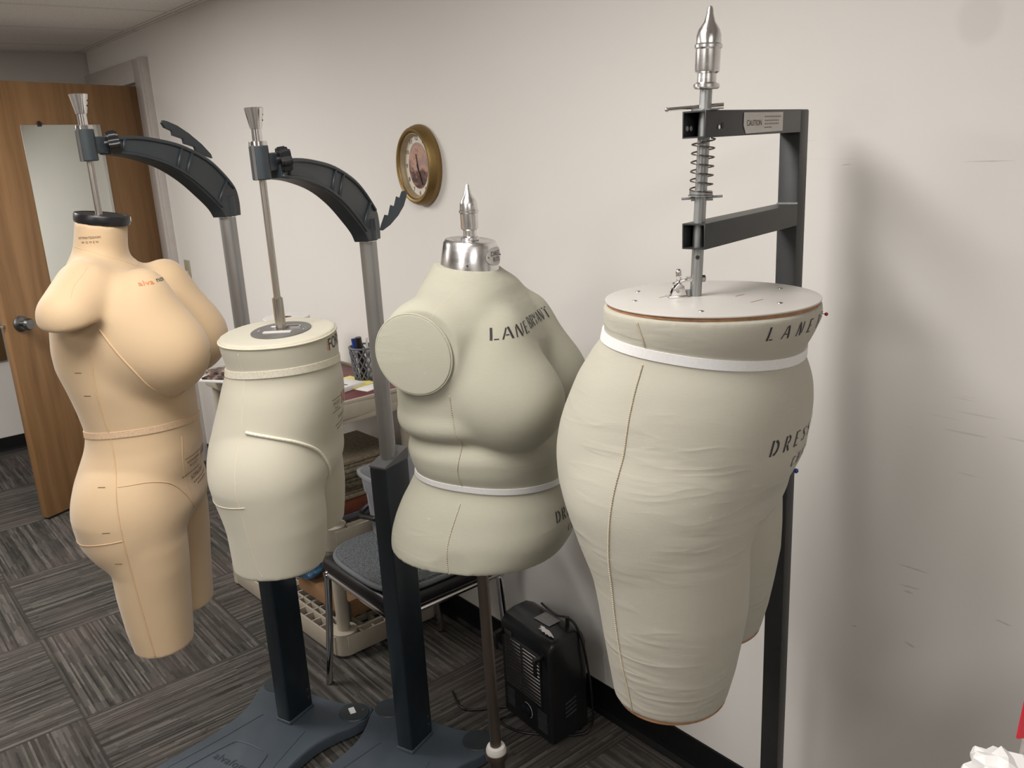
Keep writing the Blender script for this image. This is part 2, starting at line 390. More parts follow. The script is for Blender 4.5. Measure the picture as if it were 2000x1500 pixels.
def catmull(pts, n=6, closed=False):
    P = [np.array(p, float) for p in pts]; out = []; k = len(P)
    for i in range(k if closed else k - 1):
        if closed: a, b, c, d = P[i - 1], P[i], P[(i + 1) % k], P[(i + 2) % k]
        else: a, b, c, d = P[max(i - 1, 0)], P[i], P[i + 1], P[min(i + 2, k - 1)]
        for j in range(n):
            t = j / n
            out.append(tuple(.5 * (2 * b + (c - a) * t + (2 * a - 5 * b + 4 * c - d) * t * t + (3 * b - a - 3 * c + d) * t ** 3)))
    if not closed: out.append(tuple(P[-1]))
    return out

# ------------------------------------------------------------------ implicit bodies -> mesh (surface nets)
def surface_nets(f, lo, h, relax=2):
    nx, ny, nz = f.shape; neg = f < 0
    cells = np.zeros((nx - 1, ny - 1, nz - 1), np.int8)
    acc = np.zeros((nx - 1, ny - 1, nz - 1, 3)); cnt = np.zeros((nx - 1, ny - 1, nz - 1))
    cor = [(i, j, k) for i in (0, 1) for j in (0, 1) for k in (0, 1)]
    def sl(c): return f[c[0]:nx - 1 + c[0], c[1]:ny - 1 + c[1], c[2]:nz - 1 + c[2]]
    for a in cor:
        for d in range(3):
            if a[d] == 1: continue
            b = list(a); b[d] = 1
            fa = sl(a); fb = sl(tuple(b)); x = (fa < 0) != (fb < 0)
            t = np.where(x, fa / np.where(x, fa - fb, 1), 0)
            for e in range(3):
                acc[..., e] += np.where(x, a[e] + (t if e == d else 0), 0)
            cnt += x
    act = cnt > 0; idx = -np.ones(act.shape, int); idx[act] = np.arange(act.sum())
    ii = np.argwhere(act)
    verts = (ii + acc[act] / cnt[act][:, None]) * h + np.array(lo)
    quads = []
    for d in range(3):
        e, g = (d + 1) % 3, (d + 2) % 3
        s0 = [slice(None)] * 3; s1 = [slice(None)] * 3; s0[d] = slice(0, -1); s1[d] = slice(1, None)
        s0[e] = s1[e] = slice(1, -1); s0[g] = s1[g] = slice(1, -1)
        A = neg[tuple(s0)]; B = neg[tuple(s1)]
        for flip, mask in ((False, A & ~B), (True, ~A & B)):
            p = np.argwhere(mask)
            if not len(p): continue
            p[:, e] += 1; p[:, g] += 1
            def at(de, dg):
                q = p.copy(); q[:, e] += de; q[:, g] += dg; return idx[q[:, 0], q[:, 1], q[:, 2]]
            qd = np.stack([at(-1, -1), at(0, -1), at(0, 0), at(-1, 0)], 1)
            quads.append(qd[:, ::-1] if flip else qd)
    quads = np.concatenate(quads)
    for _ in range(relax):
        s = np.zeros_like(verts); c = np.zeros(len(verts))
        for k in range(4):
            a = quads[:, k]; b = quads[:, (k + 1) % 4]
            np.add.at(s, a, verts[b]); np.add.at(s, b, verts[a]); np.add.at(c, a, 1); np.add.at(c, b, 1)
        verts = .5 * verts + .5 * s / np.maximum(c, 1)[:, None]
    return verts, quads
def smin(a, b, k):
    h = np.maximum(k - np.abs(a - b), 0) / k
    return np.minimum(a, b) - h * h * k * .25
def smax(a, b, k): return -smin(-a, -b, k)
def ellip(X, Y, Z, c, r, tilt=0., yaw=0.):
    x, y, z = X - c[0], Y - c[1], Z - c[2]
    if yaw: x, y = x * math.cos(yaw) + y * math.sin(yaw), -x * math.sin(yaw) + y * math.cos(yaw)
    if tilt: x, z = x * math.cos(tilt) + z * math.sin(tilt), -x * math.sin(tilt) + z * math.cos(tilt)
    k0 = np.sqrt((x / r[0]) ** 2 + (y / r[1]) ** 2 + (z / r[2]) ** 2)
    k1 = np.sqrt((x / r[0] ** 2) ** 2 + (y / r[1] ** 2) ** 2 + (z / r[2] ** 2) ** 2)
    return k0 * (k0 - 1) / np.maximum(k1, 1e-6)
def section(X, Y, xc, A, B, n, yc=0.):
    q = ((np.abs(X - xc) / A) ** n + (np.abs(Y - yc) / B) ** n) ** (1 / n)
    return (q - 1) * np.minimum(A, B)
class Form:
    """a body: profile tables (z, back silhouette, front silhouette, half breadth) seen at angle a"""
    def __init__(s, ax, face, a, tilt=(0, 0), z0=1.):
        s.ax = Vector((ax[0], ax[1], 0)); s.phi = math.radians(face); s.a = math.radians(a); s.tilt = tilt; s.z0 = z0
    def w(s, p):
        x, y, z = p; c, q = math.cos(s.phi), math.sin(s.phi)
        k = z - s.z0
        return Vector((s.ax.x + x * c - y * q + s.tilt[0] * k, s.ax.y + x * q + y * c + s.tilt[1] * k, z))
    def wd(s, d):
        c, q = math.cos(s.phi), math.sin(s.phi); return Vector((d[0] * c - d[1] * q, d[0] * q + d[1] * c, d[2]))
    def prof(s, tab_l, tab_r, tab_b, Z):
        zl = np.array(sorted(tab_l)); zr = np.array(sorted(tab_r)); zb = np.array(sorted(tab_b))
        l = np.interp(Z, zl[:, 0], zl[:, 1]); r = np.interp(Z, zr[:, 0], zr[:, 1]); B = np.interp(Z, zb[:, 0], zb[:, 1])
        k = 7; ker = np.array([1, 2, 3, 4, 3, 2, 1.]) / 16
        def sm(q): return np.convolve(np.pad(q, 3, 'edge'), ker, 'valid')
        l, r, B = sm(l), sm(r), sm(B)
        half = (r - l) / 2; ca, sa = math.cos(s.a), math.sin(s.a)
        A = np.sqrt(np.maximum(half ** 2 - (B * sa) ** 2, (.35 * half) ** 2)) / ca
        return (r + l) / 2 / ca, A, B
    def mesh(s, fn, lo, hi, h, name, mat, parent, relax=2):
        g = [np.arange(a, b + h, h) for a, b in zip(lo, hi)]
        X, Y, Z = np.meshgrid(*g, indexing='ij', sparse=True)
        f = fn(X, Y, Z, g[2]); f = np.broadcast_to(f, (len(g[0]), len(g[1]), len(g[2]))).copy()
        v, q = surface_nets(f, lo, h, relax)
        s.V = v; s.Q = q
        wv = [s.w(p) for p in v]
        s.bvh = BVHTree.FromPolygons(wv, q.tolist())
        me = bpy.data.meshes.new(name); me.from_pydata([tuple(p) for p in wv], [], q.tolist()); me.update()
        return link(name, me, mat, parent, True)
    def hit(s, th, z, off=0., far=.6, yc=0., xc=0.):
        """point of the surface seen from outside at bearing th (about the axis) and height z"""
        d = Vector((math.cos(th), math.sin(th), 0)); o = s.w((xc + d.x * far, yc + d.y * far, z)); wd = s.wd(d)
        p, n, i, t = s.bvh.ray_cast(o, -wd, far * 1.2)
        if p is None: return None, None
        if n.dot(wd) < 0: n = -n
        return p + n * off, n
    def rad(s, th, z):
        p, n = s.hit(th, z)
        q = s.w((0, 0, z)); return (p - q).length if p is not None else .15
    def path(s, pts, n=10, off=.0005):
        out = []
        for th, z in catmull(pts, n):
            p, nn = s.hit(th, z, off)
            if p is not None: out.append(p)
        return out
    def band(s, zf, h, thick, name, mat, parent, seg=140, th0=0., th1=2 * PI):
        me = bpy.data.meshes.new(name); vs = []; fs = []; full = abs(th1 - th0 - 2 * PI) < 1e-6
        for i in range(seg + (0 if full else 1)):
            th = th0 + (th1 - th0) * i / seg; zc = zf(th); pts = []
            for k in (-.5, 0, .5):
                p, nn = s.hit(th, zc + k * h); 
                if p is None: p = s.w((.1 * math.cos(th), .1 * math.sin(th), zc))
                pts.append(p)
            q = s.w((0, 0, zc)); d = s.wd((math.cos(th), math.sin(th), 0))
            r = max((p - q).dot(d) for p in pts) if h < .02 else None
            rc = (pts[1] - q).dot(d)
            for k, p in zip((-.5, .5), (pts[0], pts[2])):
                rr = max((p - q).dot(d), rc + .0002) if r is None else max((p - q).dot(d), .6 * rc + .4 * (p - q).dot(d))
                b = s.w((0, 0, zc + k * h))
                vs += [b + d * (rr - .001), b + d * (rr + thick)]
        n = len(vs) // 4
        for i in range(n if full else n - 1):
            a = 4 * i; b = 4 * ((i + 1) % n)
            fs += [(a + 1, b + 1, b + 3, a + 3), (a, a + 1, a + 3, a + 2)[:0] or (a + 2, a + 3, b + 3, b + 2), (a, b, b + 1, a + 1)]
        me.from_pydata([tuple(v) for v in vs], [], fs); me.update()
        return link(name, me, mat, parent, 40)
    def decal(s, polys, th, z, size, name, mat, parent, rot=0., slant=0., off=.0009, center=True, R=None):
        """lay flat lettering (list of polygons, y up, cap height 1) on the surface"""
        xs = [p[0] for q in polys for p in q]
        if not xs: return None
        cx = (min(xs) + max(xs)) / 2 if center else 0
        R = R or s.rad(th, z); b = bmesh.new()
        for q in polys:
            pts = []
            for i in range(len(q)):
                a, c = q[i], q[(i + 1) % len(q)]
                m = max(1, int(math.hypot(c[0] - a[0], c[1] - a[1]) / .25))
                pts += [(a[0] + (c[0] - a[0]) * k / m, a[1] + (c[1] - a[1]) * k / m) for k in range(m)]
            vs = []
            for x, y in pts:
                x = (x - cx + slant * y) * size; y = y * size
                u = x * math.cos(rot) - y * math.sin(rot); v = x * math.sin(rot) + y * math.cos(rot)
                p, n = s.hit(th + u / R, z + v, off)
                if p is None: break
                vs.append(b.verts.new(p))
            if len(vs) == len(pts) and len(vs) > 2:
                try: b.faces.new(vs)
                except ValueError: pass
        me = bpy.data.meshes.new(name); b.to_mesh(me); b.free()
        if not len(me.polygons): return None
        return link(name, me, mat, parent, None)

# stencil letters: strokes (x0,y0,x1,y1,width) in a cell about .7 wide, 1 high
def arc(cx, cy, rx, ry, a0, a1, w, n=6):
    P = [(cx + rx * math.cos(math.radians(a0 + (a1 - a0) * i / n)), cy + ry * math.sin(math.radians(a0 + (a1 - a0) * i / n))) for i in range(n + 1)]
    return [(*P[i], *P[i + 1], w) for i in range(n)]
T_, t_ = .14, .085
STEN = {
 'L': [(.1, .0, .1, 1, T_), (.26, .06, .52, .06, t_)],
 'A': [(.02, 0, .26, .9, t_), (.38, .95, .62, 0, T_), (.2, .33, .4, .33, t_)],
 'N': [(.08, 0, .08, .86, t_), (.16, 1, .5, .0, T_), (.6, .16, .6, 1, t_)],
 'E': [(.1, 0, .1, 1, T_), (.26, .95, .5, .95, t_), (.22, .52, .38, .52, t_), (.26, .05, .52, .05, t_)],
 'B': [(.1, 0, .1, 1, T_)] + arc(.26, .75, .24, .21, 80, -80, .13) + arc(.28, .26, .27, .24, 80, -80, .14),
 'R': [(.1, 0, .1, 1, T_)] + arc(.26, .74, .24, .23, 80, -80, .13) + [(.3, .42, .54, 0, T_)],
 'Y': [(.02, 1, .25, .55, T_), (.58, 1, .38, .58, t_), (.3, .42, .3, 0, T_)],
 'T': [(.3, 0, .3, .84, T_), (.02, .95, .2, .95, t_), (.4, .95, .6, .95, t_)],
 'D': [(.1, 0, .1, 1, T_)] + arc(.22, .5, .36, .46, 75, -75, .15, 8),
 'S': arc(.3, .75, .22, .21, 150, 265, .14) + arc(.28, .27, .24, .24, 85, -60, .14) + [(.42, .9, .5, .8, .12), (.06, .2, .14, .08, .12)],
 'I': [(.15, 0, .15, 1, T_)],
 'C': arc(.34, .5, .28, .46, 110, 250, .15, 8) + [(.5, .88, .58, .76, .12), (.5, .12, .58, .24, .12)],
 'H': [(.1, 0, .1, 1, T_), (.54, 0, .54, 1, T_), (.24, .5, .42, .5, t_)],
 'G': arc(.34, .5, .28, .46, 110, 250, .15, 8) + [(.5, .88, .58, .76, .12), (.56, .1, .56, .44, .13)],
 'O': arc(.34, .5, .27, .46, 105, 255, .15, 8) + arc(.38, .5, .27, .46, 75, -75, .15, 8),
}
WID = {'I': .32, 'N': .72, 'A': .7, 'H': .7, 'O': .74, 'G': .7}
def stencil(txt, gap=.14):
    x = 0; out = []
    for ch in txt:
        if ch == ' ': x += .5; continue
        for x0, y0, x1, y1, w in STEN[ch]:
            dx, dy = x1 - x0, y1 - y0; l = math.hypot(dx, dy) or 1; nx, ny = -dy / l * w / 2, dx / l * w / 2
            out.append([(x + x0 + nx, y0 + ny), (x + x0 - nx, y0 - ny), (x + x1 - nx, y1 - ny), (x + x1 + nx, y1 + ny)])
        x += WID.get(ch, .6) + gap
    return out
def text_polys(txt, spacing=1.0, res=3):
    """outline font text as triangles, cap height about 1"""
    cu = bpy.data.curves.new('t', 'FONT'); cu.body = txt; cu.size = 1.4; cu.space_character = spacing; cu.resolution_u = res
    o = bpy.data.objects.new('t', cu); COL.objects.link(o)
    dg = bpy.context.evaluated_depsgraph_get(); me = o.evaluated_get(dg).to_mesh()
    out = [[(me.vertices[i].co.x, me.vertices[i].co.y) for i in p.vertices] for p in me.polygons]
    o.evaluated_get(dg).to_mesh_clear(); bpy.data.objects.remove(o); bpy.data.curves.remove(cu)
    return out
def flat_text(polys, o, u, v, size, name, mat, parent, center=True):
    xs = [p[0] for q in polys for p in q]; cx = (min(xs) + max(xs)) / 2 if center else 0
    o = Vector(o); u = Vector(u).normalized(); v = Vector(v).normalized(); b = bmesh.new()
    for q in polys:
        try: b.faces.new([b.verts.new(o + u * (x - cx) * size + v * y * size) for x, y in q])
        except ValueError: pass
    me = bpy.data.meshes.new(name); b.to_mesh(me); b.free(); return link(name, me, mat, parent, None)
def seams(parent, mat, items):
    for pts, r in items:
        if len(pts) > 1: MB().tube(pts, r, 6).build('seam', mat, parent, True)
def rect(x0, y0, x1, y1): return [(x0, y0), (x1, y0), (x1, y1), (x0, y1)]

# ------------------------------------------------------------------ the room
WY = 1.567; XF = -5.80; XN = 1.9; YB = -2.6; HC = 2.302
def slab(name, c, s, mat): return tag(MB().box(c, s).build(name, mat, None, None), kind='structure')
slab('floor', ((XF + XN) / 2, (WY + YB) / 2, -.05), (XN - XF + .4, WY - YB + .4, .1), M['carpet'])
slab('ceiling', ((XF + XN) / 2, (WY + YB) / 2, HC + .05), (XN - XF + .4, WY - YB + .4, .1), M['ceiling'])
# wall with the clock: opening for the door between x=-5.78 and -4.87
mw = MB()
mw.box(((-4.87 + XN) / 2, WY + .06, HC / 2), (XN + 4.87, .12, HC)); mw.box((-5.325, WY + .06, (2.06 + HC) / 2), (.91, .12, HC - 2.06))
tag(mw.build('wall_right', M['wall'], None, None), kind='structure')
slab('wall_far', (XF - .06, (WY + YB) / 2, HC / 2), (.12, WY - YB + .24, HC), M['wall_far'])
slab('wall_left', ((XF + XN) / 2, YB - .06, HC / 2), (XN - XF, .12, HC), M['wall_dim'])
slab('wall_near', (XN + .06, (WY + YB) / 2, HC / 2), (.12, WY - YB + .24, HC), M['wall_dim'])
slab('wall_corridor', (-5.3, WY + .9, HC / 2), (1.6, .1, HC), M['wall_far'])
def skirting(name, p0, p1, n):
    m = MB(); p0 = Vector(p0); p1 = Vector(p1); u = (p1 - p0).normalized()
    prof = [(0, 0), (.016, 0), (.013, .006), (.006, .016), (.004, .03), (.004, .099), (.0025, .102), (0, .102)]
    m.prism(prof, p0, n, (0, 0, 1), u, (p1 - p0).length)
    return tag(m.build(name, M['base'], None, None), kind='structure')
skirting('baseboard_right', (-4.71, WY, 0), (XN, WY, 0), (0, -1, 0))
skirting('baseboard_far', (XF, YB, 0), (XF, WY, 0), (1, 0, 0))
# door frame
mf = MB()
for x in (-4.79,):
    mf.box((x, WY - .012, 1.085), (.15, .045, 2.17), bev=.006); mf.box((x + .045, WY - .03, 1.085), (.03, .03, 2.17), bev=.008)
mf.box((-5.318, WY - .012, 2.115), (.904, .045, .11), bev=.004); mf.box((-4.855, WY + .05, 1.03), (.03, .1, 2.06))
tag(mf.build('trim_1', M['frame'], None, 30), 'painted frame of the open door', kind='structure')

# the open door
HG = Vector((-4.865, WY - .03, 0)); DU = Vector((.397, -.877, 0)).normalized(); DN = Vector((-DU.y, DU.x, 0))  # DN points to the camera side
if DN.x < 0: DN = -DN
mdl = Matrix((DU, -DN, Vector((0, 0, 1)))).transposed().to_4x4()
m = MB(); m.box(HG + DU * .475 - DN * .022 + V(0, 0, 1.026), (.95, .044, 2.028), bev=.002, mat=mdl)
door = tag(m.build('door_1', M['oak'], None, 30), 'open oak veneer door at the far left', 'door', kind='structure')
def dp(t, z, o=0.): return HG + DU * t + DN * o + V(0, 0, z)
m = MB(); m.lathe([(.036, 0), (.037, .006), (.030, .012), (.014, .016), (.012, .035), (.020, .04), (.027, .05), (.028, .06), (.022, .072), (.0, .074)], dp(.885, .965), DN, cap=False)
m.build('door_knob', m_brushed('satin_nickel', (.22, .225, .23), .3), door)
m = MB(); m.bar(dp(.952, .90, -.022), dp(.952, 1.03, -.022), .03, .003); m.box(dp(.962, .965, -.022), (.026, .014, .012), mat=mdl, bev=.002)
m.build('latch', M['steel'], door)
for z in (1.75, 1.0, .25):
    m = MB(); m.cyl(dp(-.004, z - .055, .012), dp(-.004, z + .055, .012), .008); m.bar(dp(.0, z, .002), dp(.02, z, .002), .004, .1)
    for k in (-.033, 0, .033): m.cyl(dp(-.004, z + k - .001, .012), dp(-.004, z + k + .001, .012), .0086)
    m.build('hinge', M['disc'], door)
# mirror hung on the door
mir = thing('mirror', dp(.48, .55, .004), 'tall frameless mirror clipped to the oak door', 'mirror')
m = MB(); m.box(dp(.481, 1.15, .0035), (.432, .004, 1.40), mat=mdl, bev=.0008); m.build('mirror_glass', M['mirror'], mir)
for t in (.36, .60):
    m = MB(); m.box(dp(t, 1.852, .006), (.022, .008, .02), mat=mdl, bev=.003); m.cyl(dp(t, 1.862, .004), dp(t, 1.862, .012), .005); m.build('mirror_clip', M['blackp'], mir)
# light switch
sw = thing('light_switch', (-4.588, WY, 1.095), 'ivory light switch on the wall beside the door frame', 'light switch')
m = MB(); m.box((-4.588, WY - .003, 1.095), (.072, .006, .116), bev=.002); m.build('wall_plate', M['switch'], sw)
m = MB(); m.box((-4.588, WY - .012, 1.085), (.011, .018, .022), bev=.002); m.build('toggle', M['dial'], sw)
# board on the far wall
fb = thing('notice_board', (XF, .45, .56), 'brown framed board low on the far wall at the left edge', 'board')
m = MB(); m.box((XF + .012, .46, .85), (.024, .74, .56), bev=.004); m.build('frame', M['wallbrown'], fb)
m = MB(); m.box((XF + .025, .46, .85), (.006, .66, .48)); m.build('panel', M['cardboard'], fb)

# ------------------------------------------------------------------ wall clock
ck = thing('wall_clock', (-2.318, WY, 1.601), 'oval gold framed picture clock on the wall', 'clock')
CK = Vector((-2.318, WY, 1.601)); SXc, SZc = .106, .124; tl = math.radians(2)
def ovl(prof, name, mat, parent):
    b = MB(); bm = b.bm; seg = 64; rings = []
    for k, d in prof:   # k = inset in metres from the outer edge, d = stand-off
        rings.append([bm.verts.new(CK + Vector(((SXc - k) * math.cos(2 * PI * i / seg) * 1, -d, (SZc - k) * math.sin(2 * PI * i / seg)))) for i in range(seg)])
    for a, c in zip(rings, rings[1:]):
        for i in range(seg): bm.faces.new((a[i], a[(i + 1) % seg], c[(i + 1) % seg], c[i]))
    bmesh.ops.recalc_face_normals(bm, faces=bm.faces)
    return b.build(name, mat, parent, 40)
ovl([(.004, 0), (.0, .006), (0, .014), (.003, .024), (.006, .028), (.008, .036), (.013, .041), (.019, .041), (.024, .037), (.026, .032), (.026, .02)], 'outer_frame', M['gold'], ck)
ovl([(.025, .034), (.027, .034), (.030, .026), (.033, .021), (.033, .018)], 'inner_rim', M['goldin'], ck)
def oval_face(rx, rz, d, name, mat):
    b = MB(); bm = b.bm
    b.bm.faces.new([bm.verts.new(CK + Vector((rx * math.cos(-2 * PI * i / 64), -d, rz * math.sin(-2 * PI * i / 64)))) for i in range(64)])
    return b.build(name, mat, ck, None)
oval_face(SXc - .028, SZc - .028, .018, 'dial', M['dial'])
oval_face(.052, .070, .0195, 'picture', M['picture'])
for i, n in enumerate(('12', '1', '2', '3', '4', '5', '6', '7', '8', '9', '10', '11')):
    a = PI / 2 - i * PI / 6
    px, pz = .064 * math.cos(a), .083 * math.sin(a)
    flat_text(text_polys(n, 1, 2), CK + Vector((px, -.0192, pz - .006)), (1, 0, 0), (0, 0, 1), .0135, 'numeral', M['ink'], ck)
def hand(dx, dz, w, name):
    m = MB(); m.bar(CK + V(-dx * .2, -.0215, -dz * .2 - .006), CK + V(dx, -.0215, dz - .006), w, .001, up=(0, 1, 0)); m.build(name, M['blackp'], ck)
hand(-.006, .042, .003, 'hour_hand'); hand(.018, -.052, .004, 'minute_hand')

# ------------------------------------------------------------------ hanging-form stands (arm reaches over, the form hangs from its rod)
BU = Vector((.33, -.94, 0)).normalized(); BV = Vector((.94, .33, 0)).normalized()
def form_stand(P, rod, ztop, zclamp, zrod, hook, label, zcol, kdisc):
    P = Vector((P[0], P[1], 0)); Q = Vector((rod[0], rod[1], 0)); d = (Q - P); Lr = d.length; d.normalize(); nrm = Vector((d.y, -d.x, 0))
    if nrm.dot(Vector((1, -.8, 0))) < 0: nrm = -nrm
    st = thing('form_stand', (P.x, P.y, 0), label, 'stand', 'grey hanging stands for dress forms')
    # base plate
    half = [(-.098, 0), (-.100, .06), (-.112, .115), (-.134, .16), (-.128, .192), (-.09, .206), (-.04, .198), (.02, .170), (.09, .152), (.18, .155), (.28, .172), (.37, .186), (.43, .165), (.46, .10), (.47, 0)]
    poly = catmull(half + [(u, -v) for u, v in half[::-1][1:-1]], 5, True)
    m = MB(); m.prism(poly, P + V(0, 0, .008), BU, BV, (0, 0, 1), .034, .008)
    m.box(P + V(0, 0, .046), (.102, .056, .012), mat=Matrix((BU, -BV, Vector((0, 0, 1)))).transposed().to_4x4(), bev=.004)
    base = m.build('base', M['standbase'], st, 30)
    for s in (-1, 1):
        c = P + BU * -.083 + BV * (.158 * s)
        m = MB(); m.lathe([(.044, .036), (.045, .0425), (.043, .0455), (0, .046)], c, seg=36, cap=False, sx=1.05, sy=.95, rz=.3); m.build('foot_pad', M['stand'], base)
        m = MB(); m.cyl(c + V(0, 0, 0), c + V(0, 0, .012), .02); m.build('caster', M['blackp'], base)
    for u in (.4,):
        for s in (-1, 1):
            c = P + BU * u + BV * (.13 * s); m = MB(); m.cyl(c, c + V(0, 0, .012), .02); m.build('caster', M['blackp'], base)
    if zcol > .92:
        c = P + BU * -.083 + BV * .150
        m = MB(); m.box(c + V(0, 0, .0464), (.030, .017, .0008), rz=-.25); m.build('white_sticker', M['white'], base)
        m = MB(); m.cyl(c + BV * .026 - BU * .018 + V(0, 0, .045), c + BV * .026 - BU * .018 + V(0, 0, .0468), .004); m.build('brass_screw', M['gold'], base)
    # moulded outline of the name panel
    pan = catmull([(.17, .045), (.20, .072), (.36, .11), (.42, .1), (.42, -.1), (.36, -.11), (.20, -.072), (.17, -.045)], 6, True)
    m = MB(); m.tube([P + BU * u + BV * v + V(0, 0, .0425) for u, v in pan], .0022, 6, True)
    side = catmull([(.05, .085), (.10, .095), (.2, .115), (.34, .15)], 6)
    for s in (-1, 1): m.tube([P + BU * u + BV * (v * s) + V(0, 0, .042) for u, v in side], .0018, 6)
    m.build('moulding', M['standbase'], base)
    flat_text(text_polys('alvaform', 1.1, 3), P + BU * .255 + V(0, 0, .0432), BV, -BU, .026, 'embossed_lettering', M['stand'], base)
    # lower column: hollow rectangular section with a sloping cap
    cm = Matrix((BU, -BV, Vector((0, 0, 1)))).transposed().to_4x4()
    m = MB(); m.box(P + V(0, 0, (.05 + zcol - .02) / 2 + .0), (.098, .052, zcol - .07), bev=.006, seg=3, mat=cm); m.build('column', M['column'], st)
    m = MB(); m.prism([(-.0485, 0), (.0485, 0), (.0485, .004), (-.0485, .030)], P + V(0, 0, zcol - .022) - BV * .0255, BU, (0, 0, 1), BV, .051, 0)
    m.build('column_cap', M['captop'], st)
    for z in (.085, .11):
        m = MB(); c = P - BU * .034 + BV * .026; m.cyl(c + V(0, 0, z), c + V(0, 0, z) + BV * .002, .005); m.build('screw', M['stand'], st)
    # telescopic pole
    m = MB(); m.cyl(P + V(0, 0, zcol - .03), P + V(0, 0, ztop), .0205, seg=32); m.build('pole', M['alu'], st)
    m = MB(); m.cyl(P + V(0, 0, ztop - .002), P + V(0, 0, ztop + .0015), .0208, seg=32); m.build('pole_collar', M['chrome'], st)
    # arched arm: outline in the (t along the arm, z) plane
    up = [(-.033, ztop), (-.034, ztop + .04), (-.022, ztop + .075), (.02, ztop + .115), (.07, ztop + .148), (.15, ztop + .178), (.23, ztop + .193), (.30, ztop + .199), (.36, ztop + .196)]
    lw = [(.36, ztop + .163), (.29, ztop + .153), (.21, ztop + .131), (.14, ztop + .096), (.08, ztop + .052), (.045, ztop + .022), (.030, ztop)]
    out = catmull(up, 5) + catmull(lw, 5)
    m = MB(); m.prism(out, P - nrm * .019, d, (0, 0, 1), nrm, .038, .004)
    m.cyl(P + V(0, 0, ztop), P + V(0, 0, ztop + .05), .0235, seg=32)
    arm = m.build('arm', M['stand'], st, 30)
    # raised ribs that leave two long recesses on each side
    upc = catmull(up[2:], 5); lwc = catmull(lw[:-1], 5)[::-1]
    def mid(f, k):   # point between upper and lower outline
        a = upc[int(f * (len(upc) - 1))]; b = lwc[int(f * (len(lwc) - 1))]; return P + d * (a[0] * k + b[0] * (1 - k)) + V(0, 0, a[1] * k + b[1] * (1 - k))
    m = MB()
    for sgn in (-1, 1):
        o = nrm * (.0195 * sgn)
        for k in (.9, .1): m.tube([mid(i / 24, k) + o for i in range(25)], .0042, 8)
        for f in (.10, .44, .52, .93): m.tube([mid(f, .1) + o, mid(f, .5) + o, mid(f, .9) + o], .0042, 8)
    m.build('rib', M['stand'], arm, True)
    # clamp block, knob, rod
    zc = zclamp
    m = MB()
    m.lathe([(.0165, -.031), (.018, -.029), (.018, .031), (.0165, .033)], Q + V(0, 0, zc), seg=28)
    m.bar(Q + V(0, 0, zc) - d * .0, P + d * .33 + V(0, 0, zc + .002), .026, .034, bev=.006)
    m.build('clamp', M['stand'], st)
    side = -(d * .15 + nrm * -.99).normalized()
    m = MB(); m.bar(Q + d * .0168 + V(0, 0, zc - .0315), Q + d * .0168 + V(0, 0, zc + .0335), .0062, .004, up=d); m.build('clamp_slot', M['chrome'], st)
    kc = Q - d * .048 + V(0, 0, zc + .004)
    def lobes(R_, am): return [((R_ + am * math.cos(6 * a)) * math.cos(a), (R_ + am * math.cos(6 * a)) * math.sin(a)) for a in [2 * PI * i / 72 for i in range(72)]]
    kn = (nrm * .55 + d * -.62 + V(0, 0, .1)).normalized(); ku = kn.orthogonal().normalized(); kv = kn.cross(ku); kb = kc + nrm * .014 - kn * .004
    m = MB(); m.prism(lobes(.0205, .0026), kb, ku, kv, kn, .004); m.prism(lobes(.0222, .0030), kb + kn * .004, ku, kv, kn, .014); m.prism(lobes(.0205, .0026), kb + kn * .018, ku, kv, kn, .004); m.cyl(kb - kn * .008, kb, .009); m.build('clamp_knob', M['blackp'], st)
    kc = kb
    m = MB(); m.cyl(kc - kn * .020, kc - kn * .007, .0065); m.build('knob_screw', M['chrome'], st)
    m = MB(); m.cyl(Q + V(0, 0, zrod), Q + V(0, 0, zc + .06), .0068, seg=24); m.build('rod', M['steel'], st)
    m = MB(); m.lathe([(.0092, .034), (.0092, .062), (.0108, .0625), (.0175, .098), (.0178, .1), (.016, .101), (0, .1005)], Q + V(0, 0, zc), seg=28, cap=False)
    m.cyl(Q + V(0, 0, zc + .032), Q + V(0, 0, zc + .04), .0175, .0165); m.build('rod_cap', M['chrome'], st)
    m = MB()
    for z in (.078, .088): m.ball(Q + V(0, 0, zc + z) + (nrm * .9 + d * -.5).normalized() * (.0125 + .14 * (z - .078)), .0025, sub=2)
    m.build('set_screw', M['blackp'], st)
    # serrated garment hook
    o, hu, hv, hn, L0 = hook
    tooth = [(0, 0), (.006, -.006), (.03, -.008), (.06, -.004), (.085, .004), (.105, .016), (.112, .022), (.112, .030), (.104, .034), (.09, .026), (.086, .034), (.066, .020), (.061, .028), (.040, .013), (.034, .020), (.012, .008)]
    tooth = [(x * L0, y * L0 * (.6 if L0 > 1.2 else 1)) for x, y in tooth]
    m = MB(); m.prism(tooth, Vector(o) - Vector(hn).normalized() * .004, hu, hv, hn, .008, .0015); m.build('garment_hook', M['stand'], st)
    return st
P1 = (-2.174, .86); R1 = (-1.965, .504); P2 = (-1.817, 1.053); R2 = (-1.604, .713)
d1 = (Vector(R1) - Vector(P1)).normalized(); n1 = Vector((-d1.y, d1.x, 0))
hk1 = (Vector((P1[0], P1[1], 1.655)) + Vector((d1.x, d1.y, 0)) * -.010 + Vector((.030, .018, 0)) * -.9, Vector((d1.x * .80, d1.y * .80, .60)), Vector((d1.x * .60, d1.y * .60, -.80)), (d1.y, -d1.x, 0), 1.6)
form_stand(P1, R1, 1.511, 1.692, 1.52, hk1, 'grey curved arm stand holding the full peach dress form', .93, .0)
hk2 = (Vector((P2[0] + .022, P2[1] + .022, 1.470)), (.44, .60, .58), (-.35, -.47, .80), (.80, -.60, 0), .95)
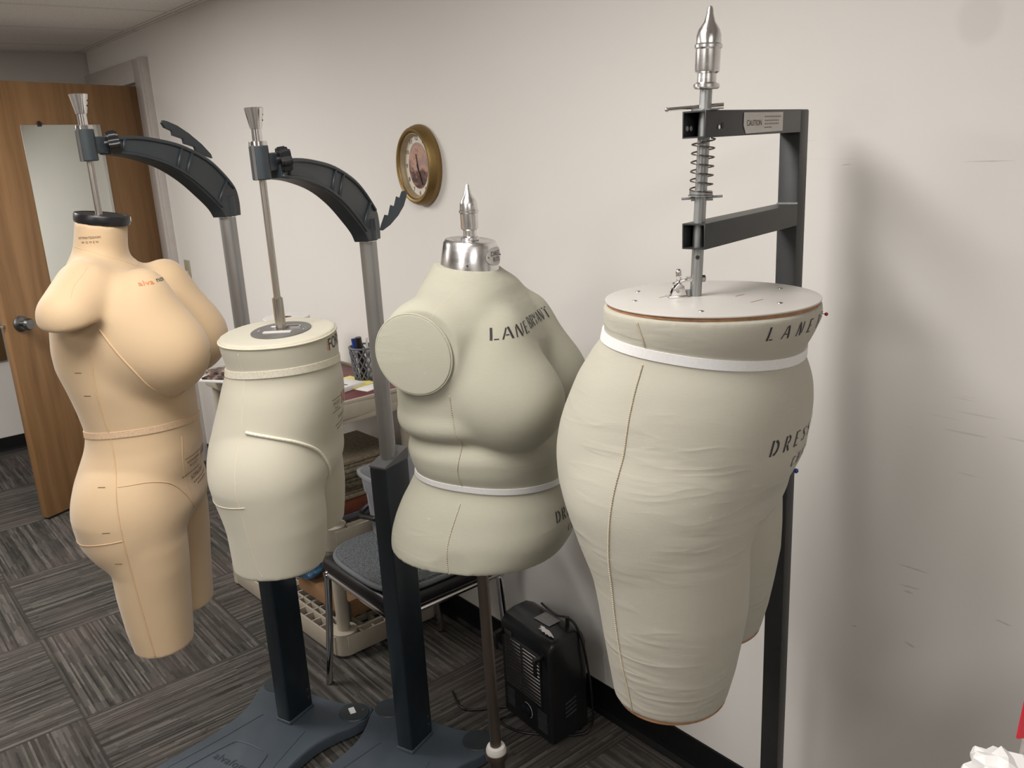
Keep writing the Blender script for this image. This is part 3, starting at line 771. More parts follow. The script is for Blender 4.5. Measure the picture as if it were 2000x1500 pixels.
form_stand(P2, R2, 1.447, 1.640, 1.335, hk2, 'grey curved arm stand holding the cream hip form with the FORM print', .905, .0)

# ------------------------------------------------------------------ dress form 1: full peach torso with thighs
sa20 = math.sin(math.radians(20)); ca20 = math.cos(math.radians(20))
f1 = Form(R1, 55.6, 20, z0=1.5)
root1 = thing('dress_form', (R1[0], R1[1], .595), 'full peach jersey dress form with bust and thighs and black neck cap', 'dress form')
TL1 = [(1.56, -.047), (1.54, -.048), (1.50, -.057), (1.48, -.063), (1.45, -.082), (1.42, -.10), (1.38, -.118), (1.33, -.130), (1.28, -.136), (1.24, -.134), (1.20, -.122), (1.177, -.116), (1.144, -.109), (1.117, -.104), (1.098, -.102), (1.076, -.104), (1.05, -.112), (1.015, -.128), (.982, -.143), (.95, -.153), (.924, -.158), (.896, -.160), (.868, -.157), (.84, -.148), (.80, -.13)]
TR1 = [(1.56, .052), (1.524, .050), (1.483, .044), (1.461, .045), (1.44, .064), (1.40, .099), (1.36, .130), (1.32, .151), (1.28, .158), (1.25, .154), (1.22, .145), (1.19, .136), (1.161, .134), (1.116, .133), (1.086, .132), (1.044, .134), (1.007, .131), (.976, .126), (.957, .127), (.917, .131), (.862, .130), (.80, .125)]
TB1 = [(1.56, .052), (1.48, .057), (1.46, .072), (1.44, .10), (1.42, .125), (1.40, .14), (1.36, .152), (1.30, .152), (1.25, .150), (1.2, .146), (1.15, .138), (1.10, .132), (1.06, .137), (1.0, .155), (.95, .168), (.90, .175), (.86, .176), (.80, .17)]
def crotch(X, Y, zc, k=0.): return zc - .075 * (1 - np.exp(-(Y / .055) ** 2)) * np.clip(.35 - X / .12, 0, 1)
def legtab(rows, w, a, D, slope, cosv):
    k = 1 - w * math.cos(a) / D; dz = w * math.cos(a) * slope; out = []
    for z, l, r, Bl in rows:
        l, r = l * k, r * k; h = (r - l) / 2; s = (r + l) / 2
        A = math.sqrt(max(h * h - (Bl * math.sin(a)) ** 2, (.4 * h) ** 2)) / math.cos(a)
        out.append((z + dz, (s + w * math.sin(a)) / math.cos(a), A, Bl))
    return np.array(sorted(out))
def legs(X, Y, Z, zz, tab, w, wb=None):
    zt = tab[-1, 0]
    xc = np.interp(zz, tab[:, 0], tab[:, 1]); A = np.interp(zz, tab[:, 0], tab[:, 2]); B = np.interp(zz, tab[:, 0], tab[:, 3])
    dome = np.sqrt(np.clip(1 - (np.maximum(zz - zt, 0) / .12) ** 2, .01, 1)); A = A * dome; B = B * dome   # rounded top, buried in the hips
    l = section(X, Y, xc, A, B, 2.15, -w); r = section(X, Y, xc, A, B, 2.15, w)
    return np.maximum(np.minimum(l, r), zz - zt - .115)
LG1 = legtab([(.868, -.157, .065, .097), (.795, -.127, .067, .092), (.742, -.106, .064, .087), (.681, -.105, .057, .082), (.6, -.098, .050, .076), (.553, -.090, .046, .072), (.5, -.088, .044, .07)], .094, math.radians(20), 1.88, .55, 1)
def fn1(X, Y, Z, zz):
    xc, A, B = f1.prof(TL1, TR1, TB1, zz)
    t = section(X, Y, xc, A, B, 2.2)
    t = smax(t, crotch(X, Y, .872) - Z, .06)
    for s in (-1, 1):
        # short arm stump, cut off below
        dz = -.028 if s > 0 else .006
        a = np.array((-.012, .105 * s, 1.405 + dz)); b = np.array((-.030, .168 * s, 1.364 + dz)); ab = b - a
        h = np.clip(((X - a[0]) * ab[0] + (Y - a[1]) * ab[1] + (Z - a[2]) * ab[2]) / ab.dot(ab), 0, 1)
        c = np.sqrt((X - a[0] - ab[0] * h) ** 2 + (Y - a[1] - ab[1] * h) ** 2 + (Z - a[2] - ab[2] * h) ** 2) - (.060 - .002 * h)
        c = smax(c, -(Z - 1.358 - dz) - .30 * (Y * s - .15), .012)
        t = smin(t, c, .035)
        br = smin(ellip(X, Y, Z, (.108, .082 * s, 1.268), (.098, .088, .092), 0, .18 * s), ellip(X, Y, Z, (.062, .078 * s, 1.335), (.072, .078, .115), -.4, 0), .07)
        t = smin(t, br, .024)
    lg = legs(X, Y, Z, zz, LG1, .094)
    t = smin(t, lg, .028)
    t = np.maximum(t, Z - 1.536 + X * .17); t = np.maximum(t, .595 - Z)
    return t
body = f1.mesh(fn1, (-.24, -.26, .55), (.26, .26, 1.545), .0042, 'body', M['skin'], root1)
m = MB(); c = f1.w((.0035, 0, 1.5375)); m.lathe([(.0535, -.002), (.0548, .001), (.0548, .0135), (.0535, .0162), (.047, .0165), (.0455, .0155), (0, .0158)], c, f1.wd((.17, 0, 1)), seg=48, cap=False); cap = m.build('neck_cap', M['blackp'], root1)
m = MB(); pth = f1.wd((math.cos(.25), math.sin(.25), 0)); m.cyl(c + pth * .053 + V(0, 0, .001), c + pth * .0565 + V(0, 0, .001), .0055); m.build('cap_stud', M['dial'], cap)
f1.band(lambda th: 1.090 + .020 * math.cos(th + 1.2), .014, .0016, 'waist_tape', M['tape_skin'], root1)
SE = []
side = [(-PI / 2 - .05, 1.30), (-PI / 2 - .1, 1.2), (-PI / 2 - .06, 1.09), (-PI / 2, .95), (-PI / 2 + .02, .80), (-PI / 2 + .05, .69), (-PI / 2 + .08, .602)]
SE.append((f1.path(side, 30, .0002), .0016))
fr = [(-.55, 1.075), (-.62, 1.02), (-.58, .96), (-.50, .905)]
SE.append((f1.path(fr, 12, -.0004), .0012))
SE.append((f1.path([(-PI / 2, 1.005), (-1.2, 1.003), (-.9, .985), (-.66, .945), (-.50, .905)], 14, .0), .0014))
SE.append((f1.path([(-PI / 2 + .02, .895), (-1.9, .885), (-2.3, .87), (-2.8, .86), (-3.14, .86)], 14, .0), .0014))
# princess lines, shoulder seam, neckline and under-bust wire line
SE.append((f1.path([(-PI / 2 + .12, 1.338), (-1.2, 1.265), (-1.0, 1.21), (-.75, 1.178), (-.45, 1.168), (-.2, 1.18)], 14, .0002), .0018))
SE.append((f1.path([(-2.6, 1.496), (-PI / 2 - .4, 1.488), (-PI / 2, 1.480), (-1.2, 1.470), (-.8, 1.460), (-.4, 1.451), (0, 1.442), (.4, 1.444), (.9, 1.452), (PI / 2, 1.468)], 8, -.0004), .0010))
SE.append((f1.path([(-1.5, 1.46), (-1.55, 1.445), (-1.6, 1.43), (-1.6, 1.41)], 10, -.0004), .0010))
seams(body, M['seam_skin'], SE)
f1.decal(text_polys('INTIMATE/SWIM', .95), -1.72, 1.508, .0048, 'printed_lettering', M['ink_brown'], root1)
f1.decal(text_polys('WOMEN', 1.7), -1.72, 1.499, .0046, 'printed_lettering', M['ink_brown'], root1)
lg = f1.decal(text_polys('alva', 1.0), -.82, 1.415, .0092, 'printed_lettering', M['ink_orange'], root1, R=.10)
f1.decal(text_polys('non', 1.0), -.58, 1.417, .0092, 'printed_lettering', M['ink'], root1, R=.10)
f1.decal(text_polys('INTIMATE/SWIM', .9), -.31, 1.010, .006, 'printed_lettering', M['ink_brown'], root1)
f1.decal(text_polys('WOMEN', 1.5), -.31, 1.000, .006, 'printed_lettering', M['ink_brown'], root1)
for y in (0, -.036): f1.decal([rect(.005 * i, y, .005 * i + .005, y + .0014) for i in range(14)], -.31, 1.022, 1., 'printed_rule', M['ink_brown'], root1)
f1.decal(text_polys('100', 1.0), .16, 1.005, .020, 'printed_lettering', M['ink_brown'], root1)
f1.decal(text_polys('SOMA DEV', 1.0), -.15, .968, .0105, 'printed_lettering', M['ink_brown'], root1)
f1.decal([rect(-.003 + .0105 * i, 0, .004 + .0105 * i, .0022) for i in range(8)] + [rect(.013 + .0105 * i, -.009, .02 + .0105 * i, -.0068) for i in range(6)], -.05, .958, 1., 'printed_rule', M['ink_brown'], root1)
ticks = [(-PI / 2 - .3, 1.248), (-PI / 2 - .25, 1.198), (-PI / 2 - .2, 1.005), (-PI / 2 - .15, .915), (-PI / 2 - .1, .84), (-.62, .985)]
for th, z in ticks: f1.decal([rect(-.008, 0, .008, .0014)], th, z, 1., 'balance_mark', M['ink_brown'], root1)
f1.decal([rect(-.007, -.0008, .007, .0008)], -.36, 1.262, 1., 'balance_mark', M['ink_brown'], root1, rot=.3)

# ------------------------------------------------------------------ dress form 2: cream hip form
f2 = Form(R2, 50, 16, z0=1.3)
root2 = thing('dress_form', (R2[0], R2[1], .858), 'cream jersey hip form with flat top hanging on a thin steel rod', 'dress form')
TL2 = [(1.33, -.120), (1.309, -.120), (1.302, -.119), (1.283, -.116), (1.266, -.112), (1.247, -.112), (1.239, -.117), (1.215, -.126), (1.178, -.138), (1.143, -.151), (1.116, -.160), (1.101, -.166), (1.069, -.174), (1.036, -.177), (1.002, -.172), (.976, -.163), (.94, -.155)]
TR2 = [(1.33, .108), (1.299, .107), (1.273, .108), (1.249, .107), (1.234, .108), (1.212, .111), (1.178, .111), (1.156, .109), (1.113, .102), (1.094, .099), (1.069, .099), (1.039, .101), (.992, .100), (.94, .095)]
TB2 = [(1.33, .138), (1.30, .136), (1.25, .128), (1.235, .129), (1.2, .140), (1.15, .152), (1.1, .162), (1.05, .170), (1.0, .170), (.94, .160)]
LG2 = legtab([(.99, -.172, .044, .098), (.954, -.164, .046, .096), (.907, -.16, .046, .094), (.86, -.158, .041, .091), (.80, -.156, .031, .088)], .097, math.radians(16), 1.8, .44, 1)
def fn2(X, Y, Z, zz):
    xc, A, B = f2.prof(TL2, TR2, TB2, zz)
    t = smax(section(X, Y, xc, A, B, 2.2), crotch(X, Y, 1.012) - Z, .06)
    t = smin(t, legs(X, Y, Z, zz, LG2, .097), .024)
    return np.maximum(np.maximum(t, Z - 1.315), .858 - Z)
body = f2.mesh(fn2, (-.24, -.24, .815), (.24, .24, 1.33), .004, 'body', M['cream'], root2)
f2.band(lambda th: 1.247 + .012 * math.cos(th + 1.2), .014, .0016, 'waist_tape', M['tape_cream'], root2)
m = MB(); m.tube(f2.path([(-1.88, 1.152), (-1.55, 1.140), (-1.25, 1.122), (-.95, 1.09), (-.74, 1.045), (-.6, 1.005)], 16, .0012), .0034, 8); m.build('hip_tape', M['tape_cream'], root2, True)
m = MB(); m.tube([f2.hit(2 * PI * i / 120, 1.3085, .0002)[0] for i in range(120)], .0022, 6, True); m.build('seam', M['seam_cream'], body, True)
seams(body, M['seam_cream'], [(f2.path([(-1.95, 1.30), (-1.95, 1.15), (-1.9, 1.0), (-1.85, .9), (-1.8, .868)], 20, -.0004), .0010),
    (f2.path([(-1.85, 1.017), (-2.3, 1.007), (-2.8, .997), (-3.1, .992)], 14, .0), .0013)])

c = f2.w((.0, 0, 1.3155)); m = MB(); m.lathe([(.07, 0), (.07, .0016), (.069, .002), (0, .002)], c, seg=56, cap=False, sx=.82, sy=1.15, rz=f2.phi)
disc = m.build('top_disc', M['disc'], root2)
m = MB(); fx = f2.wd((1, 0, 0)); fy = f2.wd((0, 1, 0))
mm = Matrix((fy, -fx, Vector((0, 0, 1)))).transposed().to_4x4()
m.box(c - fy * .030 + fx * .0 + V(0, 0, .003), (.055, .013, .002), rz=f2.phi); m.build('disc_label', M['label'], disc)
m = MB(); m.box(c + fy * .018 + fx * .004 + V(0, 0, .004), (.062, .009, .005), rz=f2.phi, bev=.0015); m.build('clip_bar', M['chrome'], disc)
m = MB(); m.cyl(c + V(0, 0, .001), c + V(0, 0, .065), .0105, seg=24); m.cyl(c + V(0, 0, .06), c + V(0, 0, .067), .0085, seg=24); m.build('rod_socket', M['steel'], root2)
for t in (-.046, .046):
    m = MB(); m.lathe([(.0035, 0), (.003, .0015), (0, .002)], c + fx * t + V(0, 0, .002), seg=12, cap=False); m.build('rivet_or_hole_dot', M['chrome'], disc)
f2.decal(text_polys('FORM', 1.0), .0, 1.279, .024, 'printed_lettering', M['ink'], root2)
f2.decal(text_polys('alva', 1.0), -.42, 1.290, .009, 'printed_lettering', M['ink_orange'], root2, rot=PI / 2)
for y in (0, -.026): f2.decal([rect(.004 * i, y, .004 * i + .004, y + .0012) for i in range(11)], -.36, 1.180, 1., 'printed_rule', M['ink_brown'], root2)
f2.decal(text_polys('MISSY', 1.3), -.36, 1.1675, .0075, 'printed_lettering', M['ink_brown'], root2)
f2.decal(text_polys('TALL', 1.3), -.36, 1.1585, .006, 'printed_lettering', M['ink_brown'], root2)
f2.decal(text_polys('10', 1.0), .03, 1.160, .026, 'printed_lettering', M['ink_red'], root2)
f2.decal(text_polys('TARGET', 1.3), -.05, 1.133, .0085, 'printed_lettering', M['ink_brown'], root2)
f2.decal([rect(.008 * i, 0, .006 + .008 * i, .002) for i in range(9)] + [rect(.01 + .008 * i, -.009, .016 + .008 * i, -.007) for i in range(7)], -.05, 1.121, 1., 'printed_rule', M['ink_brown'], root2)

# ------------------------------------------------------------------ dress form 3: cream linen torso on its own pole
AX3 = (-1.414, 1.030); rv3 = Vector((.587, .810, 0))
f3 = Form(AX3, 32, 22, tilt=(.587 * .022, .810 * .022), z0=.85)
root3 = thing('dress_form', (AX3[0], AX3[1], 0), 'plus size cream linen torso form with rolls and polished neck cap on a pole', 'dress form')
TL3 = [(1.48, -.058), (1.446, -.058), (1.422, -.070), (1.40, -.084), (1.375, -.101), (1.352, -.115), (1.33, -.127), (1.305, -.137), (1.278, -.145), (1.237, -.150), (1.202, -.152), (1.175, -.153), (1.152, -.152), (1.127, -.149), (1.103, -.142), (1.094, -.134), (1.084, -.127), (1.073, -.132), (1.055, -.138), (1.039, -.136), (1.015, -.129), (.997, -.122), (.98, -.130), (.954, -.143), (.923, -.160), (.888, -.175), (.855, -.185), (.83, -.188), (.805, -.186), (.78, -.18), (.74, -.16)]
TR3 = [(1.48, .058), (1.42, .060), (1.408, .066), (1.396, .082), (1.384, .098), (1.362, .114), (1.34, .131), (1.31, .148), (1.265, .163), (1.2, .166), (1.15, .160), (1.11, .158), (1.09, .165), (1.07, .190), (1.04, .197), (1.0, .193), (.975, .190), (.96, .197), (.936, .207), (.895, .216), (.865, .215), (.841, .206), (.817, .192), (.788, .165), (.74, .13)]
TB3 = [(1.48, .054), (1.43, .056), (1.412, .066), (1.402, .088), (1.39, .115), (1.375, .140), (1.355, .160), (1.32, .174), (1.25, .178), (1.15, .174), (1.12, .173), (1.104, .168), (1.094, .146), (1.08, .160), (1.055, .170), (1.02, .164), (.995, .153), (.98, .153), (.94, .168), (.88, .185), (.83, .190), (.79, .182), (.74, .16)]
def fn3(X, Y, Z, zz):
    xc, A, B = f3.prof(TL3, TR3, TB3, zz)
    t = section(X, Y, xc, A, B, 2.25)
    for s in (-1, 1):
        t = smin(t, ellip(X, Y, Z, (-.035, .145 * s, 1.285), (.090, .075, .092), 0, 0), .03)
    # soft roll that runs from the back under the arm into the bust
    roll = np.sqrt(section(X, Y, .005, .128, .143, 2.2) ** 2 + ((Z - 1.122) * .9) ** 2) - .030
    t = smin(t, roll, .010)
    t = np.maximum(t, np.abs(Y) - .186)
    for s in (-1, 1):
        br = smin(ellip(X, Y, Z, (.112, .092 * s, 1.162), (.112, .100, .102), 0, .15 * s), ellip(X, Y, Z, (.068, .085 * s, 1.24), (.078, .085, .115), -.4, 0), .07)
        t = smin(t, br, .015)
    return np.maximum(np.maximum(t, Z - 1.418 - X * -.12), .822 - Z)
body = f3.mesh(fn3, (-.26, -.24, .755), (.29, .24, 1.45), .0042, 'body', M['linen3'], root3)
# bottom edge roll
# flat arm plates with piping
for s in (-1, 1):
    rx, rz = .077, .077; cy = .187 * s; zc = 1.277
    b = MB(); pts = []
    for rr, off in ((1.0, -.012), (1.0, .003), (.985, .0055), (.95, .006), (0, .0065)):
        pts.append([b.bm.verts.new(f3.w((-.043 + rx * rr * math.cos(2 * PI * i / 48), cy + off * s, zc + rz * rr * math.sin(2 * PI * i / 48) - .02 * rr * math.cos(2 * PI * i / 48) * .3))) for i in range(48)])
    for a, c2 in zip(pts, pts[1:]):
        for i in range(48):
            try: b.bm.faces.new((a[i], a[(i + 1) % 48], c2[(i + 1) % 48], c2[i]))
            except ValueError: pass
    bmesh.ops.remove_doubles(b.bm, verts=b.bm.verts, dist=1e-5); bmesh.ops.recalc_face_normals(b.bm, faces=b.bm.faces)
    ap = b.build('arm_plate', M['linen3'], root3, 50)
    m = MB(); m.tube([f3.w((-.043 + (rx + .001) * math.cos(2 * PI * i / 64), cy + .002 * s, zc + (rz + .001) * math.sin(2 * PI * i / 64) - .006 * math.cos(2 * PI * i / 64))) for i in range(64)], .0022, 6, True); m.build('piping', M['linen3'], ap, True)
f3.band(lambda th: .981 + .018 * math.cos(th + 1.9), .0125, .0022, 'waist_tape', M['tape_white'], root3)
# polished neck cap and finial
cN = f3.w((.004, 0, 1.413)); nd = (f3.wd((.10, 0, 1))).normalized()
m = MB(); m.lathe([(.0605, -.006), (.0600, .0), (.0545, .050), (.0505, .0565), (.0485, .0575), (.034, .0560), (.0335, .0565), (0, .0575)], cN, nd, 56, cap=False, sx=1.04, sy=.98); ncap = m.build('neck_cap', M['castalu'], root3)
fin = [(.0135, 0), (.0150, .002), (.0150, .006), (.0110, .0085), (.0108, .020), (.0138, .0225), (.0142, .025), (.0142, .052), (.0158, .0545), (.0158, .058), (.0142, .060), (.0140, .070), (.0120, .078), (.0065, .088), (.0045, .0965), (.0040, .098), (.0035, .104), (.0020, .108), (0, .109)]
fin = [(r * 1.25, z * 1.02) for r, z in fin]
m = MB(); m.lathe(fin, cN + nd * .056, (rv3.x * .01, rv3.y * .01, 1), 36, cap=False); m.build('finial', M['castalu'], root3)
# oval name plate on the cap
def cappt(u, v, off=.0008):
    R = .0575 - .055 * (v + .026 - .026) * 0; th = f3.phi - .15 + u / .058
    rr = .0600 - (.0055 / .05) * v + off
    xd = Vector((math.cos(th), math.sin(th), 0)); return cN + nd * v + xd * rr * 1.0
b = MB(); ring = [b.bm.verts.new(cappt(.030 * math.cos(2 * PI * i / 40), .025 + .0185 * math.sin(2 * PI * i / 40), .0032)) for i in range(40)]
mid = [b.bm.verts.new(cappt(.016 * math.cos(2 * PI * i / 40), .025 + .009 * math.sin(2 * PI * i / 40), .0036)) for i in range(40)]; cc = b.bm.verts.new(cappt(0, .025, .0038))
for i in range(40): b.bm.faces.new((ring[i], ring[(i + 1) % 40], mid[(i + 1) % 40], mid[i])); b.bm.faces.new((mid[i], mid[(i + 1) % 40], cc))
npl = b.build('name_plate', M['label'], ncap, True)
def cap_text(t, v0, size):
    P_ = text_polys(t, 1.0); xs = [p[0] for q in P_ for p in q]; cx = (min(xs) + max(xs)) / 2; b = MB()
    for q in P_:
        try: b.bm.faces.new([b.bm.verts.new(cappt((x - cx) * size, v0 + y * size, .0046)) for x, y in q])
        except ValueError: pass
    b.build('plate_lettering', M['ink'], npl, None)
cap_text('DRESS', .0265, .0095); cap_text('RITE', .0145, .0095)
for u_, v_, o_, r_ in ((-.024, .025, .0042, .0014), (.024, .025, .0042, .0014), (-.066, .012, .001, .002)):
    m = MB(); m.ball(cappt(u_, v_, o_), r_, sub=2); m.build('rivet_or_hole_dot', M['ink'], ncap)
# pole, collar and base
pb = Vector((AX3[0] + .004, AX3[1] + .004, 0))
m = MB(); m.cyl(pb + V(0, 0, .24), f3.w((0, 0, .84)), .0135, seg=24); m.build('pole', M['bronze'], root3)
m = MB(); m.lathe([(.019, 0), (.019, .235), (.026, .24), (.027, .248), (.026, .256), (.0142, .258)], pb, seg=28); m.build('pole_sleeve', M['bronze'], root3)
m = MB(); m.lathe([(.0145, .252), (.024, .254), (.0245, .264), (.021, .272), (.0138, .274)], pb, seg=28); m.build('pole_collar', M['plate'], root3)
m = MB(); m.lathe([(.17, 0), (.172, .008), (.16, .016), (.08, .028), (.035, .05), (.022, .09), (.019, .10)], pb, seg=40); m.build('base', M['powder'], root3)
f3.decal(stencil('LANE BRYANT', .12), -.27, 1.300, .0212, 'stencilled_lettering', M['ink'], root3, slant=.1, R=.115)
f3.decal(stencil('DRESS RITE', .3), .04, .905, .0235, 'stencilled_lettering', M['ink'], root3, slant=.12)
f3.decal(stencil('CHICAGO', .4), .05, .872, .0165, 'stencilled_lettering', M['ink'], root3, slant=.12)
def stitch(form, pts, n, r):
    pa = form.path(pts, n, .0004); m = MB()
    for i in range(0, len(pa) - 1):
        a, b_ = pa[i], pa[i + 1]; t = (b_ - a); m.tube([a - t * .05 + V(0, 0, .0004), a + t * 1.05], r, 5)
    m.build('side_seam', M['seam_linen'], body, True)
stitch(f3, [(-1.45, 1.195), (-1.42, 1.13), (-1.36, 1.095), (-1.42, 1.04), (-1.38, 1.0)], 16, .0012)
stitch(f3, [(-1.42, .965), (-1.55, .89), (-1.56, .82), (-1.54, .825)], 16, .0012)
seams(body, M['seam_linen'], [(f3.path(p, 12, -.0006), .0008) for p in (
    [(-.5, 1.04), (-.55, .99), (-.52, .95), (-.6, .86), (-.58, .825)], [(-1.3, 1.40), (-1.5, 1.375), (-1.6, 1.345)],
    [(-.9, 1.395), (-.4, 1.393), (0, 1.392), (.5, 1.393), (1.2, 1.398)])])

# ------------------------------------------------------------------ dress form 4: linen hips and thighs under a white board
AX4 = (-.83, 1.05)
f4 = Form(AX4, 21.5, 16.8, z0=1.4)
root4 = thing('dress_form', (AX4[0], AX4[1], .785), 'large plus size cream linen hip form with white board top and wrinkled thighs', 'dress form')
TL4 = [(1.43, -.140), (1.394, -.143), (1.379, -.143), (1.365, -.141), (1.357, -.143), (1.346, -.150), (1.333, -.161), (1.312, -.174), (1.291, -.187), (1.265, -.198), (1.241, -.208), (1.214, -.217), (1.180, -.223), (1.158, -.223), (1.129, -.220), (1.101, -.212), (1.075, -.204), (1.048, -.19), (1.0, -.17), (.95, -.15)]
TR4 = [(1.43, .176), (1.403, .178), (1.392, .180), (1.376, .176), (1.356, .168), (1.340, .159), (1.331, .155), (1.316, .160), (1.30, .166), (1.28, .171), (1.251, .173), (1.23, .172), (1.205, .169), (1.175, .165), (1.151, .157), (1.128, .146), (1.1, .143), (1.0, .14)]
TB4 = [(1.43, .150), (1.395, .155), (1.37, .152), (1.345, .145), (1.33, .15), (1.3, .165), (1.26, .18), (1.22, .192), (1.16, .206), (1.1, .213), (1.05, .208), (1.0, .19), (.95, .17)]
LG4 = legtab([(1.05, -.197, .077, .113), (1.018, -.190, .081, .113), (.977, -.184, .085, .112), (.935, -.174, .086, .110), (.887, -.165, .085, .108), (.828, -.156, .076, .104), (.779, -.148, .067, .099), (.72, -.138, .052, .093), (.66, -.12, .035, .088)], .114, math.radians(16.8), 1.36, .55, 1)
def fn4(X, Y, Z, zz):
    xc, A, B = f4.prof(TL4, TR4, TB4, zz)
    t = smax(section(X, Y, xc, A, B, 2.2), crotch(X, Y, 1.062) - Z, .06)
    t = smin(t, legs(X, Y, Z, zz, LG4, .114), .03)
    return np.maximum(np.maximum(t, Z - 1.4035), .790 - Z)
body = f4.mesh(fn4, (-.30, -.27, .70), (.26, .27, 1.42), .0042, 'body', M['linen4'], root4)
f4.band(lambda th: 1.3445 - .015 * math.cos(th - .25), .0150, .0022, 'waist_tape', M['tape_white'], root4)
# white board lid: laminate on ply
xc, A, B = f4.prof(TL4, TR4, TB4, np.array([1.395, 1.4, 1.405, 1.41, 1.415, 1.42, 1.425]))
oval = [((A[3] * 1.0 + .001) * math.cos(2 * PI * i / 72), (B[3] + .001) * math.sin(2 * PI * i / 72)) for i in range(72)]
o4 = f4.w((xc[3], 0, 1.4035)); fx = f4.wd((1, 0, 0)); fy = f4.wd((0, 1, 0))
m = MB(); m.prism([(x * .985, y * .985) for x, y in oval], o4, fx, fy, (0, 0, 1), .0052); brd = m.build('board_core', M['plywood'], root4)
m = MB(); m.prism(oval, o4 + V(0, 0, .0052), fx, fy, (0, 0, 1), .0022, .0006); lid = m.build('board_top', M['plate'], root4)
ZT = 1.4035 + .0074
for (a, b_) in ((-.10, -.06), (.085, .09), (.02, -.115), (-.08, .09), (.11, -.03), (-.125, .02)):
    m = MB(); m.lathe([(.0042, 0), (.0036, .001), (.0015, .0012), (.0, .0006)], o4 + fx * a + fy * b_ + V(0, 0, .0074), seg=14, cap=False); m.build('screw', M['galv'], lid)
for (a, b_, l) in ((.04, .02, .022), (.075, -.02, .03), (-.05, .05, .016), (-.07, -.02, .014)):
    m = MB(); m.box(o4 + fx * a + fy * b_ + V(0, 0, .0075), (l, .0016, .0004), rz=f4.phi + 1.2); m.build('scratch', M['plywood'], lid)
# bottom boards of the thighs
for s in (-1, 1):
    zz = LG4; A_ = np.interp(.795, zz[:, 0], zz[:, 2]); B_ = np.interp(.795, zz[:, 0], zz[:, 3]); x_ = np.interp(.795, zz[:, 0], zz[:, 1])
    m = MB(); m.prism([(A_ * .97 * math.cos(2 * PI * i / 48), B_ * .97 * math.sin(2 * PI * i / 48)) for i in range(48)], f4.w((x_, .114 * s, .7855)), fx, fy, (0, 0, 1), .006); m.build('thigh_board', M['plywood'], root4)
f4.decal(stencil('LANE BRYANT', .68), -.02, 1.374, .0192, 'stencilled_lettering', M['ink'], root4, slant=.25)
f4.decal(stencil('DRESS RITE', .55), .0, 1.206, .0235, 'stencilled_lettering', M['ink'], root4, slant=.25)
f4.decal(stencil('CHICAGO', .5), .04, 1.172, .0175, 'stencilled_lettering', M['ink'], root4, slant=.25)
def corded(form, pts, n, r):
    pa = form.path(pts, n, .0008); m = MB(); tng = (form.wd((0, 1, 0)) * .0018 + form.wd((1, 0, 0)) * .0012)
    for i in range(len(pa) - 1):
        a, b_ = pa[i], pa[i + 1]; m.tube([a - tng * .5, a * .5 + b_ * .5, b_ + tng * .5], r, 5)
    m.build('side_seam', M['seam_linen'], body, True)
SS = -1.92
corded(f4, [(SS + .05, 1.396), (SS + .10, 1.375), (SS + .12, 1.362)], 12, .0013)
corded(f4, [(SS + .10, 1.335), (SS + .09, 1.27), (SS + .10, 1.2), (SS + .09, 1.12), (SS + .07, 1.05), (SS + .07, .96), (SS + .10, .88), (SS + .14, .83), (SS + .16, .796)], 24, .0013)
seams(body, M['seam_linen'], [(f4.path([(-.72, 1.39), (-.78, 1.35), (-.80, 1.32), (-.78, 1.25), (-.76, 1.15), (-.72, 1.08)], 14, -.0007), .0008)])

# ------------------------------------------------------------------ black steel stand that carries form 4
st4 = thing('form_stand', (-.87, 1.40, 0), 'black square tube steel stand with CAUTION label and spring loaded pipe', 'stand')
bd = Vector((-.189, .982, 0)).normalized(); bn = Vector((.982, .189, 0)).normalized(); S4 = .038
R0 = Vector((-.808, 1.0366, 0))                       # right front corner line of both bars
cl = R0 - bn * (S4 / 2)
def sqtube(p0, p1, w, t, up=(0, 0, 1)):
    p0 = Vector(p0); p1 = Vector(p1); d = (p1 - p0); x = d.normalized(); y = Vector(up).cross(x).normalized(); z = x.cross(y); m = MB(); L_ = d.length; c = (p0 + p1) / 2
    for sg in (-1, 1):
        m.bar(p0 + y * sg * (w / 2 - t / 2), p1 + y * sg * (w / 2 - t / 2), t, w, bev=.0004, up=up)
        m.bar(p0 + z * sg * (w / 2 - t / 2), p1 + z * sg * (w / 2 - t / 2), w - 2 * t + .0002, t, up=up)
    return m
zu, zl_ = 1.664, 1.5035; pc = cl + bd * .371          # post centre
m = sqtube(cl + V(0, 0, zu), cl + bd * .352 + V(0, 0, zu), S4, .0022); m.build('upper_arm', M['powder'], st4)
m = sqtube(cl + V(0, 0, zl_), cl + bd * .352 + V(0, 0, zl_), S4, .0022); m.build('lower_arm', M['powder'], st4)
m = MB(); m.bar(pc + V(0, 0, .012), pc + V(0, 0, zu + S4 / 2), S4, S4, bev=.003, up=bn)
post = m.build('post', M['powder'], st4)
m = MB(); m.bar(cl + bd * .35 + V(0, 0, zl_ + S4 / 2 + .001), cl + bd * .352 + V(0, 0, zl_ + S4 / 2 + .001), S4, .003); m.build('weld', M['galv'], st4)
m = MB(); m.box(pc + V(0, -.06, .006), (.34, .24, .012), bev=.004); m.build('floor_plate', M['powder'], st4)
for z in (1.09, 1.075):
    m = MB(); c = pc + bn * (S4 / 2) + V(0, 0, z) + bd * (.004 if z > 1.08 else -.006); m.cyl(c - bn * .001, c + bn * .0006, .004); m.build('peg_hole', M['ink'], post)
